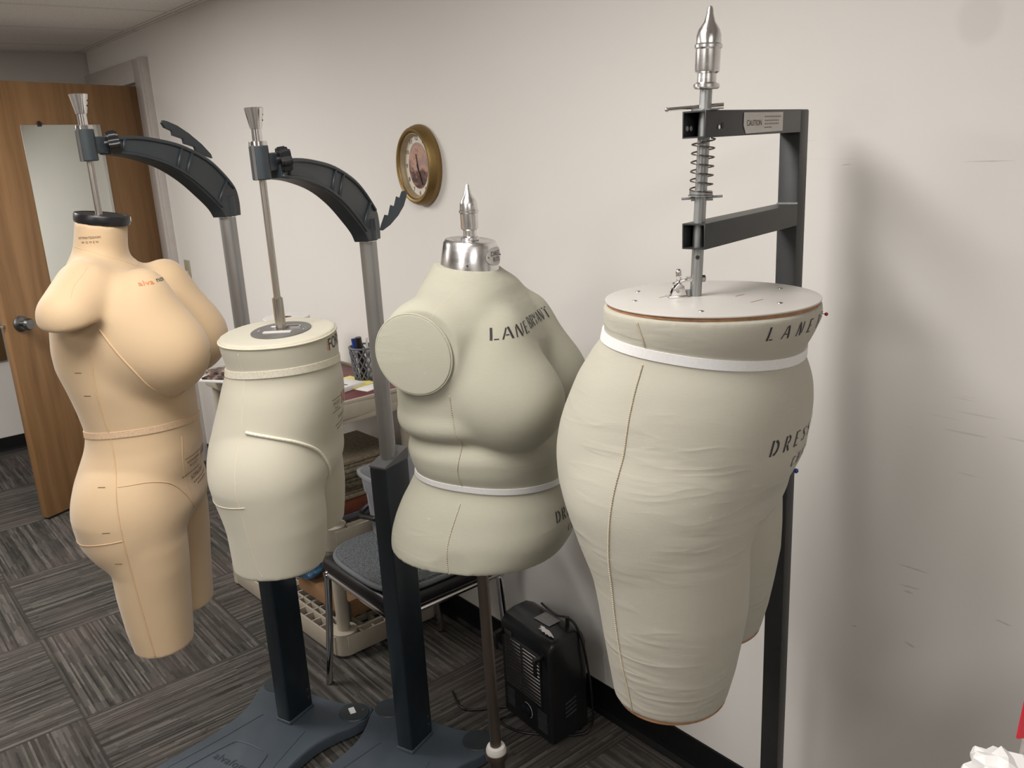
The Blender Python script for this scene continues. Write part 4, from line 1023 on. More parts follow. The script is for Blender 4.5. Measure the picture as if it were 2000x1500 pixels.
# pipe (leans a little), finial, spring, pins
pr4 = Vector((.785, .62, 0))
def rp(z): return Vector((-.831, 1.0546, z)) + pr4 * (.0095 * (z - 1.41) / .41 * 1.9 - .0065)
m = MB(); m.cyl(rp(ZT - .002), rp(1.725), .0089, seg=24); pipe = m.build('pipe', M['galv'], st4)
m = MB(); ph = rp(1.471) + Vector((.62, -.785, 0)) * .0085; m.cyl(ph, ph + Vector((.62, -.785, 0)) * .0008, .0032); m.build('pin_hole', M['ink'], pipe)
m = MB(); m.lathe(fin, rp(1.713), rp(1.8) - rp(1.7), 36, cap=False); m.build('finial', M['castalu'], st4)
m = MB(); hel = []
for i in range(241):
    t = i / 240; z = 1.644 - .080 * t; c = rp(z); a = 2 * PI * 6.2 * (t + .25 * max(0, .1 - t) * 8)
    r = .0165; hel.append(c + Vector((r * math.cos(a), r * math.sin(a), 0)))
m.tube(hel, .00115, 6); m.build('spring', M['spring'], st4, True)
wz = (rp(1.7) - rp(1.5)).normalized()
m = MB(); m.lathe([(.0092, 0), (.0185, 0), (.0185, .0022), (.0092, .0022)], rp(1.561), wz, 28); m.lathe([(.0092, 0), (.0170, 0), (.0170, .005), (.0092, .005)], rp(1.564), wz, 28); m.build('washer', M['galv'], st4)
m = MB(); m.cyl(rp(1.558) - pr4 * .028, rp(1.560) + pr4 * .032, .0018); m.cyl(rp(1.5575) - pr4 * .014, rp(1.5575) + pr4 * .018, .0032); m.build('cotter_pin', M['galv'], st4)
m = MB(); m.cyl(rp(1.6875) - pr4 * .055, rp(1.690) + pr4 * .026, .0026); m.ball(rp(1.6873) - pr4 * .055, .0034, sub=2); m.bar(rp(1.685) - pr4 * .02, rp(1.685) + pr4 * .026, .012, .0016); m.build('locking_pin', M['chrome'], st4)
m = MB(); m.lathe([(.0095, 0), (.020, 0), (.020, .0018), (.0095, .0018)], rp(1.6832), (0, 0, 1), 28); m.build('top_washer', M['galv'], st4)
# white discs drawn for see-through holes onto the bright wall; bolt on the upper arm
for k in (.010, .022):
    m = MB(); c = cl - bn * (S4 / 2 - .0021) + bd * k + V(0, 0, zu - .005); m.cyl(c, c + bn * .001, .0036); m.build('rivet_or_hole_dot', M['plate'], st4)
m = MB()
m.cyl(cl + bn * (S4 / 2) + bd * .052 + V(0, 0, zu - .003), cl + bn * (S4 / 2 + .0008) + bd * .052 + V(0, 0, zu - .003), .0045); m.build('bolt_hole', M['ink'], st4)
m = MB(); m.cyl(cl + bn * (S4 / 2) + bd * .038 + V(0, 0, zu - .005), cl + bn * (S4 / 2 + .002) + bd * .038 + V(0, 0, zu - .005), .003); m.build('bolt', M['chrome'], st4)
# caution label
lo = cl + bn * (S4 / 2 + .0006)
b = MB(); b.prism([(.122, -.004), (.130, -.0165), (.272, -.0150), (.272, .0148), (.123, .0150)], lo + V(0, 0, zu), bd, (0, 0, 1), bn, .0005)
lab = b.build('caution_label', M['label'], st4, None)
flat_text(text_polys('CAUTION', 1.0), lo + bn * .0008 + bd * .160 + V(0, 0, zu - .0050), bd, (0, 0, 1), .0088, 'label_lettering', M['ink'], lab)
b = MB()
for i, (z, n_) in enumerate(((.007, 9), (.001, 8), (-.004, 8), (-.0095, 4))):
    for k in range(n_): 
        x0 = .199 + .0072 * k; q = lo + bn * .0008 + V(0, 0, zu + z)
        b.bm.faces.new([b.bm.verts.new(q + bd * x + V(0, 0, y)) for x, y in rect(x0, 0, x0 + .005, .0022)])
b.build('label_lines', plain('grey_print', (.26, .25, .24), .6), lab, None)
# chrome clamp beside the pipe on the board
cp = rp(ZT); ud = (-pr4 * .96 + Vector((.62, -.785, 0)) * .28).normalized(); sd = Vector((-ud.y, ud.x, 0))
cm = thing('toggle_clamp', (cp.x + ud.x * .025, cp.y + ud.y * .025, ZT), 'small chrome toggle clamp on the white board beside the pipe', 'clamp')
m = MB(); m.box(cp + ud * .030 + V(0, 0, .0012), (.030, .022, .0024), rz=math.atan2(ud.y, ud.x), bev=.0006); m.build('clamp_foot', M['chrome'], cm)
m = MB()
for sg in (-1, 1):
    m.prism([(.016, .002), (.040, .002), (.037, .012), (.028, .022), (.020, .018)], cp + sd * (.007 * sg) - sd * .001, ud, (0, 0, 1), sd, .002, .0005)
m.build('clamp_cheek', M['chrome'], cm)
m = MB(); m.bar(cp + ud * .036 + V(0, 0, .020), cp + ud * .0095 + V(0, 0, .027), .007, .005, bev=.0015); m.cyl(cp + ud * .0095 - sd * .006 + V(0, 0, .027), cp + ud * .0095 + sd * .006 + V(0, 0, .027), .004)
m.build('clamp_arm', M['chrome'], cm)
m = MB(); m.tube([cp + ud * .026 + V(0, 0, .020), cp + ud * .0265 + V(0, 0, .032), cp + ud * .027 + V(0, 0, .040), cp + ud * .027 + V(0, 0, .043)], [.0035, .0042, .0046, .0025], 12); m.build('clamp_handle', M['chrome'], cm, True)
m = MB(); m.cyl(cp + ud * .012 + V(0, 0, 0.0008), cp + ud * .012 + V(0, 0, .010), .005); m.cyl(cp + ud * .030 - sd * .010 + V(0, 0, .010), cp + ud * .030 + sd * .010 + V(0, 0, .010), .0025); m.build('clamp_bolt', M['galv'], cm)
m = MB(); bb = cp - ud * .0085 + V(0, 0, .026); m.lathe([(.0055, 0), (.0055, .006), (.003, .007)], bb, -ud, 6); m.build('pipe_nut', M['galv'], st4)
# two ball-head pins in form 4
p, n_ = f4.hit(.12, 1.388); pp = thing('dressmaker_pin', p, 'red ball head pin at the front rim of the white board', 'pin')
m = MB(); m.cyl(p - n_ * .004, p + n_ * .004, .0006, seg=8); m.build('pin_shaft', M['steel'], pp); m = MB(); m.ball(p + n_ * .006, .0028, sub=2); m.build('pin_head', M['redpl'], pp)
p, n_ = f4.hit(.34, 1.128); pp = thing('dressmaker_pin', p, 'blue ball head pin in the belly of the large linen hip form', 'pin')
m = MB(); m.cyl(p - n_ * .004, p + n_ * .004, .0006, seg=8); m.build('pin_shaft', M['steel'], pp); m = MB(); m.ball(p + n_ * .0065, .0042, sub=2); m.build('pin_head', M['bluepl'], pp)

# ------------------------------------------------------------------ beige utility cart with three shelves
CO = Vector((-2.374, 1.123, 0)); ca = math.radians(2.8); CX = Vector((-math.cos(ca), -math.sin(ca), 0)); CY = Vector((math.sin(ca) * -.2, 1, 0)).normalized()
CL, CW = .82, .41
def cpt(u, v, z): return CO + CX * u + CY * v + V(0, 0, z)
cart = thing('utility_cart', cpt(CL / 2, CW / 2, 0), 'beige plastic utility cart with a maroon top against the wall', 'cart')
LEGS = [(.045, .045), (CL - .030, .040), (.045, CW - .045), (CL - .030, CW - .045)]
def lattice(z0, h, name):
    m = MB(); t = .007
    def wall(u0, v0, u1, v1, hh=h, zz=z0): m.bar(cpt(u0, v0, zz + hh / 2), cpt(u1, v1, zz + hh / 2), t, hh, bev=.001)
    r = .03
    wall(r, 0, CL - r, 0); wall(r, CW, CL - r, CW); wall(0, r, 0, CW - r); wall(CL, r, CL, CW - r)
    wall(.04, .055, CL - .04, .055, h * .8); wall(.04, CW - .055, CL - .04, CW - .055, h * .8); wall(.055, .04, .055, CW - .04, h * .8); wall(CL - .055, .04, CL - .055, CW - .04, h * .8)
    for i in range(1, 13):
        u = .055 + (CL - .11) * i / 13
        wall(u, 0.002, u, .055, h * .7); wall(u, CW - .055, u, CW - .002, h * .7); wall(u, .055, u, CW - .055, h * .35)
    for i in range(1, 6):
        v = .055 + (CW - .11) * i / 6
        wall(.002, v, .055, v, h * .7); wall(CL - .055, v, CL - .002, v, h * .7); wall(.055, v, CL - .055, v, h * .35)
    for (u, v) in LEGS:
        m.lathe([(.044, 0), (.0465, .004), (.0455, h + .012), (.040, h + .014)], cpt(u, v, z0 - .004), seg=24)
    return m.build(name, M['beige'], cart, 30)
lattice(.012, .068, 'shelf'); lattice(.40, .068, 'shelf')
m = MB()
m.bar(cpt(0, CW / 2, .855), cpt(CL, CW / 2, .855), CW, .052, bev=.008)
for a, b_ in (((0, .006), (CL, .006)), ((0, CW - .006), (CL, CW - .006)), ((.006, 0), (.006, CW)), ((CL - .006, 0), (CL - .006, CW))):
    m.bar(cpt(a[0], a[1], .884), cpt(b_[0], b_[1], .884), .012, .014, bev=.004)
m.bar(cpt(.012, .03, .83), cpt(.012, CW - .03, .83), .02, .03, bev=.004)
m.build('top_shelf', M['beige'], cart)
m = MB(); m.bar(cpt(.016, CW / 2, .8825), cpt(CL - .016, CW / 2, .8825), CW - .035, .004, bev=.001); m.build('top_panel', M['maroon'], cart)
for i, (u, v) in enumerate(LEGS):
    m = MB(); m.cyl(cpt(u, v, .02), cpt(u, v, .835), .022, seg=24); m.build('leg', M['beige'], cart)
ZC = .8845
# things on the cart top
rl = thing('paper_roll', cpt(.56, .235, ZC), 'white paper roll standing on the cart behind the cream hip form', 'paper roll')
m = MB(); m.lathe([(.0835, 0), (.084, .002), (.084, .198), (.082, .2), (.022, .2), (.021, .198), (.021, .0)], cpt(.56, .235, ZC), seg=48, cap=False); m.build('paper', M['roll'], rl)
m = MB(); m.lathe([(.0209, .002), (.0209, .1985), (.018, .1985), (.018, .002)], cpt(.56, .235, ZC), seg=32, cap=False); m.build('core', M['cardboard'], rl)
pcup = cpt(.205, .325, ZC + .0005)
cup = thing('pen_basket', pcup, 'grey lattice pen basket on the maroon cart top', 'basket')
m = MB(); H_ = .118
for k in range(14):
    for sg in (-1, 1):
        pts = []
        for j in range(13):
            t = j / 12; a = 2 * PI * k / 14 + sg * t * 1.35; r = .038 + .010 * t; pts.append(pcup + V(r * math.cos(a), r * math.sin(a), .006 + t * (H_ - .01)))
        m.tube(pts, .0027, 5)
m.build('lattice_side', M['basket'], cup, True)
m = MB(); m.tube([pcup + V(.0485 * math.cos(2 * PI * i / 40), .0485 * math.sin(2 * PI * i / 40), H_) for i in range(40)], .0036, 8, True); m.build('rim', M['basket'], cup, True)
m = MB(); m.cyl(pcup, pcup + V(0, 0, .007), .0395, seg=32); m.build('bottom', M['basket'], cup)
pens = [(.025, -.03, 'black', M['blackp'], .158, .012, -.02, .006), (-.005, -.03, 'blue', M['bluepl'], .150, .008, -.03, -.01), (-.03, -.012, 'dark blue', M['bluepl'], .14, .006, -.035, .02), (.03, .0, 'white', M['white'], .155, .004, .01, .0), (.022, .02, 'red', M['redpl'], .15, .006, .03, .01), (-.01, .02, 'green', M['greenpl'], .12, .005, -.01, .02)]
for bx, by, cn, mt, ln, r, tx, ty in pens:
    b0 = pcup + V(bx * .55, by * .55, .009); b1 = pcup + V(bx * .9 + tx * .2, by * .9 + ty * .2, ln - .012)
    pn = thing('marker_pen' if r > .0055 else 'pen', b0, {'black': 'fat black marker standing tallest in the pen basket', 'blue': 'blue capped marker beside the fat black marker in the basket', 'dark blue': 'dark blue pen at the left rim of the pen basket', 'white': 'thin white pen in the pen basket', 'red': 'red headed pen in the pen basket', 'green': 'short green pen inside the pen basket lattice'}[cn], 'pen')
    m = MB(); m.cyl(b0, b1, r * .8, seg=14); m.build('barrel', mt if cn in ('black', 'white') else M['white'], pn)
    m = MB(); dd = (b1 - b0).normalized(); m.cyl(b1 - dd * .03, b1 + dd * .012, r, r * .9, seg=14); m.build('pen_cap', mt, pn)
def pad(u, v, w, l, h, rz, z=0.):
    m = MB(); m.box(cpt(u, v, ZC + z + h / 2), (w, l, h), rz=rz, bev=.0008); return m
o = pad(.165, .205, .085, .12, .016, .25); o = rebase(o.build('notepad', M['white'], None), cpt(.165, .205, ZC)); tag(o, 'thick white notepad on the maroon cart top', 'notepad')
m = MB(); m.box(cpt(.165, .205, ZC + .0163), (.05, .012, .0004), rz=.25); m.box(cpt(.165, .19, ZC + .0163), (.02, .01, .0004), rz=.25); m.build('notepad_print', M['print'], o)
o = pad(.2, .265, .15, .09, .006, .1); tag(rebase(o.build('sticky_notes', M['yellow'], None), cpt(.2, .265, ZC)), 'yellow sticky note sheet behind the white notepad', 'sticky notes')
o = pad(.10, .275, .06, .09, .003, .25); tag(rebase(o.build('paper_sheet', M['white'], None), cpt(.10, .275, ZC)), 'white paper sheet at the right of the yellow notes', 'paper')
b = MB(); b.prism(catmull([(.16, .03), (.20, .02), (.36, .03), (.40, .08), (.40, .17), (.30, .2), (.22, .18), (.215, .12), (.18, .09)], 5, True), CO + V(0, 0, ZC), CX, CY, (0, 0, 1), .0022)
tag(rebase(b.build('card_pattern', M['pink'], None), cpt(.3, .1, ZC)), 'curved pink card pattern piece at the cart front edge', 'card')
# magazines at the far left end of the cart
for i, (u, v, w, l, h, rz, mt, lb) in enumerate(((.66, .09, .21, .28, .008, .5, M['white'], 'white edged magazine lowest of the pile on the cart'), (.655, .10, .20, .27, .007, .62, M['print'], 'dark printed magazine second from the bottom of the pile'), (.67, .12, .19, .25, .006, .42, M['print'], 'dark printed magazine on top of the pile'))):
    z = sum((.0085, .0075, .0065)[:i]); o = pad(u, v, w, l, h, rz, z + .0005 * i)
    o = rebase(o.build('magazine', mt, None), cpt(u, v, ZC + z)); tag(o, lb, 'magazine', 'magazines piled on the cart')
b = MB(); gx, gy = 14, 10; vs = []
for i in range(gx):
    for j in range(gy):
        vs.append(b.bm.verts.new(cpt(.57 + .17 * i / (gx - 1), .05 + .16 * j / (gy - 1), ZC + .024 + .010 * abs(math.sin(i * .9 + j * .5)) + .006 * rng.rand())))
for i in range(gx - 1):
    for j in range(gy - 1): b.bm.faces.new((vs[i * gy + j], vs[(i + 1) * gy + j], vs[(i + 1) * gy + j + 1], vs[i * gy + j + 1]))
bmesh.ops.solidify(b.bm, geom=b.bm.faces[:], thickness=.0015)
tag(rebase(b.build('wrapping_sheet', M['greycloth'], None, True), cpt(.655, .13, ZC + .022)), 'crumpled plastic wrap lying over the magazines', 'plastic wrap')
# middle shelf: folded cloths and covers
zz = .40 + .056
for i, (h, mt, lb) in enumerate(((.02, M['book4'], 'slate blue folder lowest in the pile on the middle shelf'), (.035, M['book3'], 'rust red folder second from the bottom of the shelf pile'), (.045, M['book2'], 'sand folded cloth in the shelf pile above the rust folder'), (.05, M['book1'], 'olive folded cloth below the top of the shelf pile'), (.045, M['book2'], 'sand folded cloth topmost of the shelf pile'))):
    w, l = (.30, .30) if i < 2 else (.27, .27)
    m = MB(); n = 1 if i < 2 else 3
    for k in range(n): m.box(cpt(.23 + .008 * ((i * 7 + k * 3) % 3 - 1), CW / 2 + .02 + .006 * ((i + k) % 3), zz + h * (k + .5) / n), (w - .01 * (k % 2), l, h / n * .96), rz=.03 * ((i * 5) % 3 - 1), bev=.004 if i > 1 else .001)
    nm = 'folder' if i < 2 else 'folded_cloth'
    tag(rebase(m.build(nm, mt, None), cpt(.23, CW / 2, zz)), lb, nm.replace('_', ' '), 'pile on the middle cart shelf'); zz += h + .001
# bottom shelf: cardboard box, blue bag, grey bottle
zb = .012 + .056
m = MB(); bxc = cpt(.27, .215, zb + .05); bxr = -.0 + ca
cb = thing('cardboard_box', cpt(.27, .215, zb), 'brown cardboard box on the bottom shelf of the cart', 'box')
m.box(cpt(.29, .20, zb + .032), (.34, .20, .062), rz=ca, bev=.002); m.build('box_body', M['cardboard'], cb)
m = MB(); m.box(cpt(.29, .15, zb + .0645), (.34, .098, .003), rz=ca); m.build('flap', M['cardboard'], cb)
m = MB(); m.box(cpt(.29, .252, zb + .0645), (.34, .098, .003), rz=ca); m.build('flap', M['cardboard'], cb)
b = MB(); b.ball((0, 0, 0), .068, (1.25, .85, .62), 4)
for v in b.bm.verts:
    k = 1 + .16 * math.sin(v.co.x * 120 + v.co.y * 60) * math.cos(v.co.z * 150 + v.co.x * 40); v.co *= k
b.bm.transform(Matrix.Translation(cpt(.415, .115, zb + .0665 + .042))); tag(rebase(b.build('plastic_bag', M['bluebag'], None, True), cpt(.415, .115, zb + .067)), 'crumpled blue plastic bag on the cardboard box', 'bag')
bt = thing('spray_bottle', cpt(.115, .12, zb), 'small grey bottle beside the cardboard box on the bottom shelf', 'bottle')
m = MB(); m.lathe([(.022, 0), (.024, .004), (.024, .07), (.016, .085), (.010, .09)], cpt(.105, .085, zb), seg=24); m.build('bottle_body', M['disc'], bt)
m = MB(); m.lathe([(.011, .088), (.011, .102), (.008, .104)], cpt(.105, .085, zb), seg=20); m.build('bottle_cap', M['blackp'], bt)

# ------------------------------------------------------------------ chair with a mesh cushion
X0, X1, Y0, Y1 = -2.292, -1.885, 1.052, 1.46; ZS = .40
ch = thing('chair', ((X0 + X1) / 2, (Y0 + Y1) / 2, 0), 'black vinyl chair with chrome frame behind the grey stands', 'chair')
b = MB(); b.box(((X0 + X1) / 2, (Y0 + Y1) / 2, ZS + .022), (X1 - X0, Y1 - Y0, .052), bev=.02, seg=4); b.build('seat', M['vinyl'], ch)
def leg_tube(pts): 
    m = MB(); m.tube(catmull(pts, 8), .0118, 12); return m
for y in (Y0 + .012, Y1 - .012):
    leg_tube([(X0 - .002, y - .03 * (1 if y < 1.2 else -1), .0), (X0 + .004, y - .01 * (1 if y < 1.2 else -1), .2), (X0 + .012, y, .37), (X0 + .02, y, ZS - .012)]).build('leg', M['chrome'], ch, True)
    leg_tube([(X1 + .014, y, .0), (X1 + .002, y, .2), (X1 - .015, y, ZS - .012)]).build('leg', M['chrome'], ch, True)
m = MB()
for y in (Y0 + .012, Y1 - .012): m.tube([(X0 + .01, y, ZS - .012), (X1, y, ZS - .012)], .009, 10)
m.tube([(X0 + .015, Y0, ZS - .012), (X0 + .015, Y1, ZS - .012)], .009, 10); m.tube([(X1 - .01, Y0, ZS - .012), (X1 - .01, Y1, ZS - .012)], .009, 10)
m.build('seat_frame', M['chrome'], ch)
m = MB()
m.tube(catmull([(X1 - .01, Y0 + .012, ZS - .01), (X1 + .02, Y0 + .012, .52), (X1 + .06, Y0 + .03, .70), (X1 + .075, Y0 + .08, .735), (X1 + .08, (Y0 + Y1) / 2, .74), (X1 + .075, Y1 - .08, .735), (X1 + .06, Y1 - .03, .70), (X1 + .02, Y1 - .012, .52), (X1 - .01, Y1 - .012, ZS - .01)], 8), .0105, 12); m.build('back_frame', M['chrome'], ch, True)
m = MB(); m.box((X1 + .055, (Y0 + Y1) / 2, .665), (.028, Y1 - Y0 - .05, .12), bev=.012, seg=3, mat=Matrix.Rotation(.2, 4, 'Y')); m.build('backrest', M['vinyl'], ch)
cu = thing('seat_cushion', ((X0 + X1) / 2, (Y0 + Y1) / 2, ZS + .048), 'grey mesh seat cushion lying on the black chair', 'cushion')
oc = [(x * .202, y * .198) for x, y in [(math.copysign(abs(math.cos(a)) ** .55, math.cos(a)), math.copysign(abs(math.sin(a)) ** .55, math.sin(a))) for a in [2 * PI * i / 64 for i in range(64)]]]
m = MB(); m.prism([(x * .985, y * .985) for x, y in oc], ((X0 + X1) / 2 + .0, (Y0 + Y1) / 2 - .0, ZS + .049), (1, 0, 0), (0, 1, 0), (0, 0, 1), .026, .008); m.build('cushion_pad', M['cushion'], cu)
m = MB(); m.tube([((X0 + X1) / 2 + x, (Y0 + Y1) / 2 + y, ZS + .061) for x, y in oc], .0085, 8, True); m.build('binding', M['cushedge'], cu, True)
# frosted bin standing on the cushion
bc = Vector((-2.135, 1.312, ZS + .0765)); bw, bl, bh = .36, .20, .205
bn_ = thing('storage_bin', bc, 'frosted plastic storage bin standing on the chair cushion', 'bin')
def shell(z0, z1, k0, k1, t):
    b = bmesh.new()
    def ringpts(k, z, ins): return [b.verts.new((bc.x + math.copysign(abs(math.cos(a)) ** .35, math.cos(a)) * (bw / 2 * k - ins), bc.y + math.copysign(abs(math.sin(a)) ** .35, math.sin(a)) * (bl / 2 * k - ins), bc.z + z)) for a in [2 * PI * i / 64 for i in range(64)]]
    return b, ringpts
b, rp_ = shell(0, bh, .86, 1, .002)
rings = [rp_(.84, .004, .008), rp_(.86, 0, .0), rp_(.93, bh * .68, 0), rp_(.965, bh * .70, 0), rp_(1.0, bh - .012, 0), rp_(1.07, bh - .010, 0), rp_(1.075, bh, 0), rp_(1.0, bh, 0), rp_(.995, bh - .012, .003), rp_(.855, .004, .002)]
for a, c in zip(rings, rings[1:]):
    for i in range(64): b.faces.new((a[i], a[(i + 1) % 64], c[(i + 1) % 64], c[i]))
b.faces.new(rings[0]); b.faces.new(rings[-1])
bmesh.ops.recalc_face_normals(b, faces=b.faces)
me = bpy.data.meshes.new('bin_body'); b.to_mesh(me); b.free(); link('bin_body', me, M['bin'], bn_, 40)
m = MB(); hx, hy = bc.x - bw / 2 * .90, bc.y - bl / 2 * .90
m.tube(catmull([(hx - .010, hy + .04, bc.z + .085), (hx - .012, hy + .0, bc.z + .062), (hx + .01, hy - .014, bc.z + .058), (hx + .05, hy - .014, bc.z + .066), (hx + .10, hy - .014, bc.z + .075)], 6), .009, 8); m.build('bin_clip', M['blackp'], bn_, True)
tag(rebase(MB().box(bc + V(-.03, -.0, .036), (.17, .12, .05), bev=.02, seg=3).build('folded_cloth', M['pink'], None), bc + V(-.03, 0, .0105)), 'pinkish folded cloth inside the frosted storage bin', 'folded cloth')

# ------------------------------------------------------------------ fan heater
hr = math.radians(-3); HX, HY, HZ = .225, .135, .345; hc = Vector((-1.668, 1.418, 0))
hu = Vector((math.cos(hr), math.sin(hr), 0)); hv = Vector((-math.sin(hr), math.cos(hr), 0))
def hp(u, v, z): return hc + hu * u + hv * v + V(0, 0, z)
ht = thing('fan_heater', hc, 'black metal fan heater on the floor by the wall', 'heater')
m = MB(); m.prism([(-HY / 2, .015), (HY / 2, .015), (HY / 2, HZ - .05), (HY / 2 - .012, HZ - .02), (HY / 2 - .04, HZ - .004), (-HY / 2 + .05, HZ - .004), (-HY / 2 + .018, HZ - .012), (-HY / 2 + .004, HZ - .03), (-HY / 2, HZ - .05)], hp(-HX / 2, 0, 0), hv, (0, 0, 1), hu, HX, .012)
m.build('case', M['heater'], ht, 35)
fv = -HY / 2 - .001
m = MB(); m.box(hp(-.012, fv, .20), (HX - .065, .004, .165), rz=hr, bev=.001); m.build('grille_opening', M['ink'], ht)
m = MB()
for k in range(14):
    z = .125 + .0115 * k
    m.cyl(hp(-.092, fv - .003, z), hp(-.018, fv - .003, z), .0012, seg=6); m.cyl(hp(-.008, fv - .003, z - .004), hp(.068, fv - .003, z - .004), .0012, seg=6)
for u in (-.092, -.018, -.008, .068): m.cyl(hp(u, fv - .003, .12), hp(u, fv - .003, .278), .001, seg=6)
m.build('grille', M['grille'], ht)
for u_, w_, z_, p_, h_ in ((-.078, .034, .048, .0075, .003), (.068, .042, .040, .0085, .0036)):
    m = MB()
    for k in range(8): m.box(hp(u_, fv - .0005, z_ + p_ * k), (w_, .002, h_), rz=hr)
    m.build('vent_slots', M['slit'], ht)
m = MB()
for k in range(4): m.bar(hp(HX / 2 + .0005, -.02, .085 + .014 * k), hp(HX / 2 + .0005, .02, .095 + .014 * k), .004, .003)
m.build('vent_slots', M['slit'], ht)
kb = hp(.0, fv, .072); m = MB(); m.lathe([(.019, 0), (.018, .010), (.012, .013), (0, .0135)], kb, -hv, 28, cap=False); kbo = m.build('control_knob', M['blackp'], ht)
m = MB(); m.tube([kb - hv * .003 + hu * (.024 * math.cos(a)) + V(0, 0, .024 * math.sin(a)) for a in np.linspace(-.9, 1.9, 16)], .0008, 5); m.build('dial_mark', M['label'], ht)
for s in (-1, 1):
    u = -.104 if s < 0 else .080
    m = MB(); m.box(hp(u, fv - .014, HZ - .062), (.014, .034, .013), rz=hr, bev=.002); m.box(hp(u, fv - .027, HZ - .085), (.013, .006, .055), rz=hr, bev=.002); m.build('guard_bracket', M['blackp'], ht)
    m = MB(); m.box(hp(u, fv - .0312, HZ - .062), (.011, .001, .010), rz=hr); m.build('bracket_tip', M['grille'], ht)
m = MB(); m.box(hp(.015, .005, HZ - .0015), (.065, .045, .001), rz=hr + .05); m.build('rating_label', M['ratinglabel'], ht)
m = MB(); m.prism([(-.030, .007), (-.016, .010), (-.006, .007), (.008, .008), (.022, .004), (.041, -.003), (.043, -.006), (.030, -.006), (.033, -.010), (.018, -.007), (.014, -.011), (.006, -.006), (-.004, -.009), (-.012, -.004), (-.022, -.006), (-.014, .0), (-.026, .002), (-.018, .005)], hp(.055, -.035, HZ - .004), hu, hv, (0, 0, 1), .0012); m.build('torn_sticker', M['white'], ht)
m = MB(); m.box(hp(-.078, fv - .0008, HZ - .055), (.034, .002, .013), rz=hr, bev=.002); m.build('badge', M['slit'], ht)
for u in (-.085, .085):
    for v in (-.045, .05):
        m = MB(); m.cyl(hp(u, v, 0), hp(u, v, .018), .010, .012, seg=16); m.build('foot', M['blackp'], ht)
m = MB(); m.tube([hp(.075, .03, HZ - .006), hp(.075, .03, HZ + .022)], .006, 10); m.build('strain_relief', M['blackp'], ht)
m = MB(); m.tube(catmull([hp(-.06, .045, HZ + .002), hp(-.02, .035, HZ + .006), hp(.03, .03, HZ + .008), hp(.075, .03, HZ + .02), hp(.105, .035, HZ + .006), hp(.122, .045, HZ - .05), hp(.125, .06, HZ - .15), hp(.13, .065, .1), hp(.13, .06, .03), hp(.11, .02, .006), hp(.0, -.09, .005), hp(-.09, -.11, .005), hp(-.08, -.05, .005), hp(-.13, -.06, .005), hp(-.2, -.16, .005), hp(-.3, -.14, .005)], 8), .0035, 8); m.build('power_cord', M['blackp'], ht, True)

# ------------------------------------------------------------------ near right corner: table edge with a red packet and white wrap
tb = thing('side_table', (.02, .88, 0), 'white side table at the right edge of the photo', 'table')
ZTB = .96
m = MB(); m.box((.02, .97, ZTB - .012), (.50, .50, .024), bev=.004); m.build('table_top', M['plate'], tb)
for x in (-.2, .24):
    for y in (.75, 1.19): m = MB(); m.box((x, y, (ZTB - .024) / 2), (.03, .03, ZTB - .024)); m.build('leg', M['powder'], tb)
pk = thing('packet', (-.25, .905, ZTB), 'red card packet in clear sleeve at the right edge', 'packet')
ru = Vector((.63, .777, 0)).normalized(); rn = Vector((.777, -.63, 0)).normalized(); q0 = Vector((-.272, .873, 1.026))
m = MB(); m.prism([(0, 0), (.10, .012), (.10, .110), (.008, .098)], q0, ru, (0, 0, 1), rn, .003); m.build('card', M['redpl'], pk)
m = MB(); m.prism([(.010, .008), (.09, .014), (.09, .03), (.012, .026)], q0 + rn * .0035, ru, (0, 0, 1), rn, .0006); m.build('card_print', M['ink'], pk)
m = MB(); m.prism([(.002, -.064), (.10, -.064), (.10, .011), (.008, .0)], q0 - rn * .001, ru, (0, 0, 1), rn, .008, .002); m.build('sleeve', M['clear'], pk)
b = MB(); b.ball((0, 0, 0), .040, (1.0, .8, .72), 3)
for v in b.bm.verts: v.co *= 1 + .22 * math.sin(v.co.x * 210) * math.cos(v.co.y * 180 + v.co.z * 90)
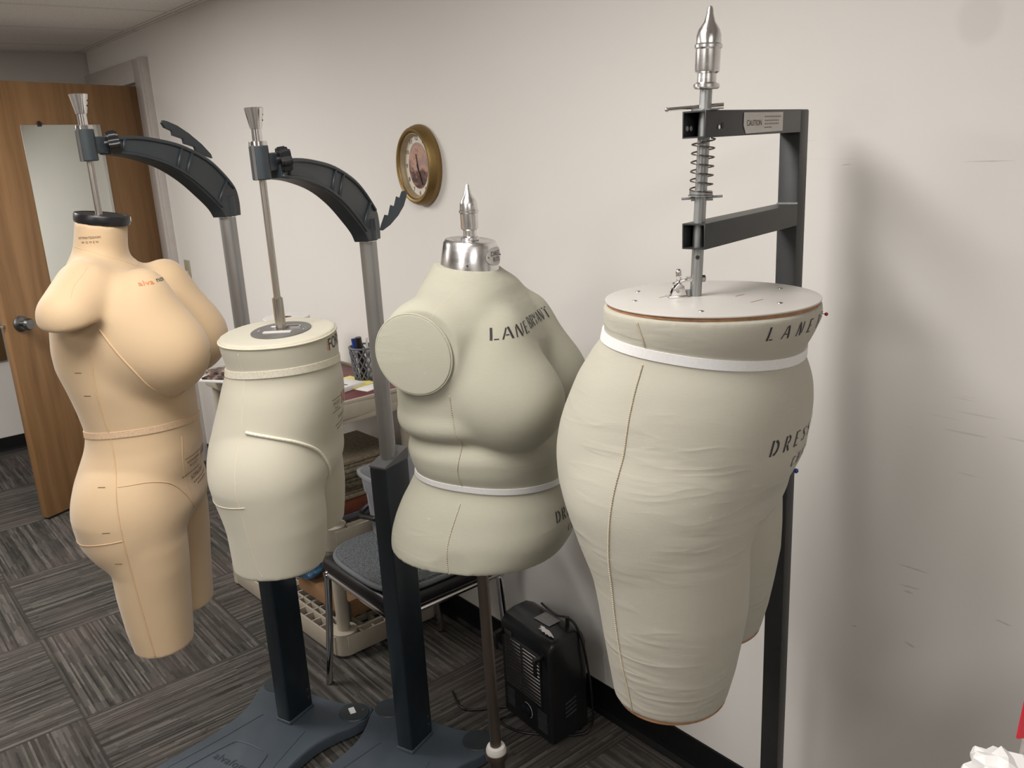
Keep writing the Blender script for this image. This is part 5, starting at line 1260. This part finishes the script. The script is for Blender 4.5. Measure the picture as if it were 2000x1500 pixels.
b.bm.transform(Matrix.Translation((-.268, .846, ZTB + .030))); tag(rebase(b.build('crumpled_paper', M['white'], None, 20), (-.262, .838, ZTB)), 'crumpled white paper beside the red packet', 'paper')

# ------------------------------------------------------------------ camera and light
cam = bpy.data.cameras.new('camera'); co = bpy.data.objects.new('camera', cam); COL.objects.link(co); scn.camera = co
cam.sensor_width = 36; cam.sensor_fit = 'HORIZONTAL'; cam.lens = 36 * 1679.79 / 2000; cam.clip_start = .02
yaw, pitch, roll = 2.46071259, -.27136031, -.05301318
f = Vector((math.cos(pitch) * math.cos(yaw), math.cos(pitch) * math.sin(yaw), math.sin(pitch)))
r = f.cross(Vector((0, 0, 1))).normalized(); u = r.cross(f)
r2 = r * math.cos(roll) + u * math.sin(roll); u2 = u * math.cos(roll) - r * math.sin(roll)
mt = Matrix((r2, u2, -f)).transposed().to_4x4(); mt.translation = (0, 0, 1.65); co.matrix_world = mt

def area(name, loc, sx, sy, power, col, rot=(0, 0, 0)):
    l = bpy.data.lights.new(name, 'AREA'); l.shape = 'RECTANGLE'; l.size = sx; l.size_y = sy; l.energy = power; l.color = col
    o = bpy.data.objects.new(name, l); COL.objects.link(o); o.location = loc; o.rotation_euler = rot; return o
WARM = (1, .965, .915)
area('ceiling_or_fill_lamp', (-1.15, .05, HC - .01), .60, 1.2, 32, WARM)
area('ceiling_or_fill_lamp', (1.15, -.3, HC - .01), .60, 1.2, 30, WARM)
area('ceiling_or_fill_lamp', (-3.5, -.15, HC - .01), .60, 1.2, 46, WARM)
area('ceiling_or_fill_lamp', (-4.6, -1.3, HC - .01), .60, 1.2, 20, WARM)  # unseen fill lamp, added to lift the far wall and ceiling
area('ceiling_or_fill_lamp', (-.6, -2.0, HC - .01), .60, 1.2, 26, WARM)  # added fill behind the camera, brightens the lower fronts of the forms
w = bpy.data.worlds.new('world'); scn.world = w; w.use_nodes = True
w.node_tree.nodes['Background'].inputs[0].default_value = (1, .94, .88, 1); w.node_tree.nodes['Background'].inputs[1].default_value = .05
vs = scn.view_settings; vs.view_transform = 'Standard'; vs.look = 'None'; vs.gamma = 1; vs.exposure = 0.0; vs.use_curve_mapping = False
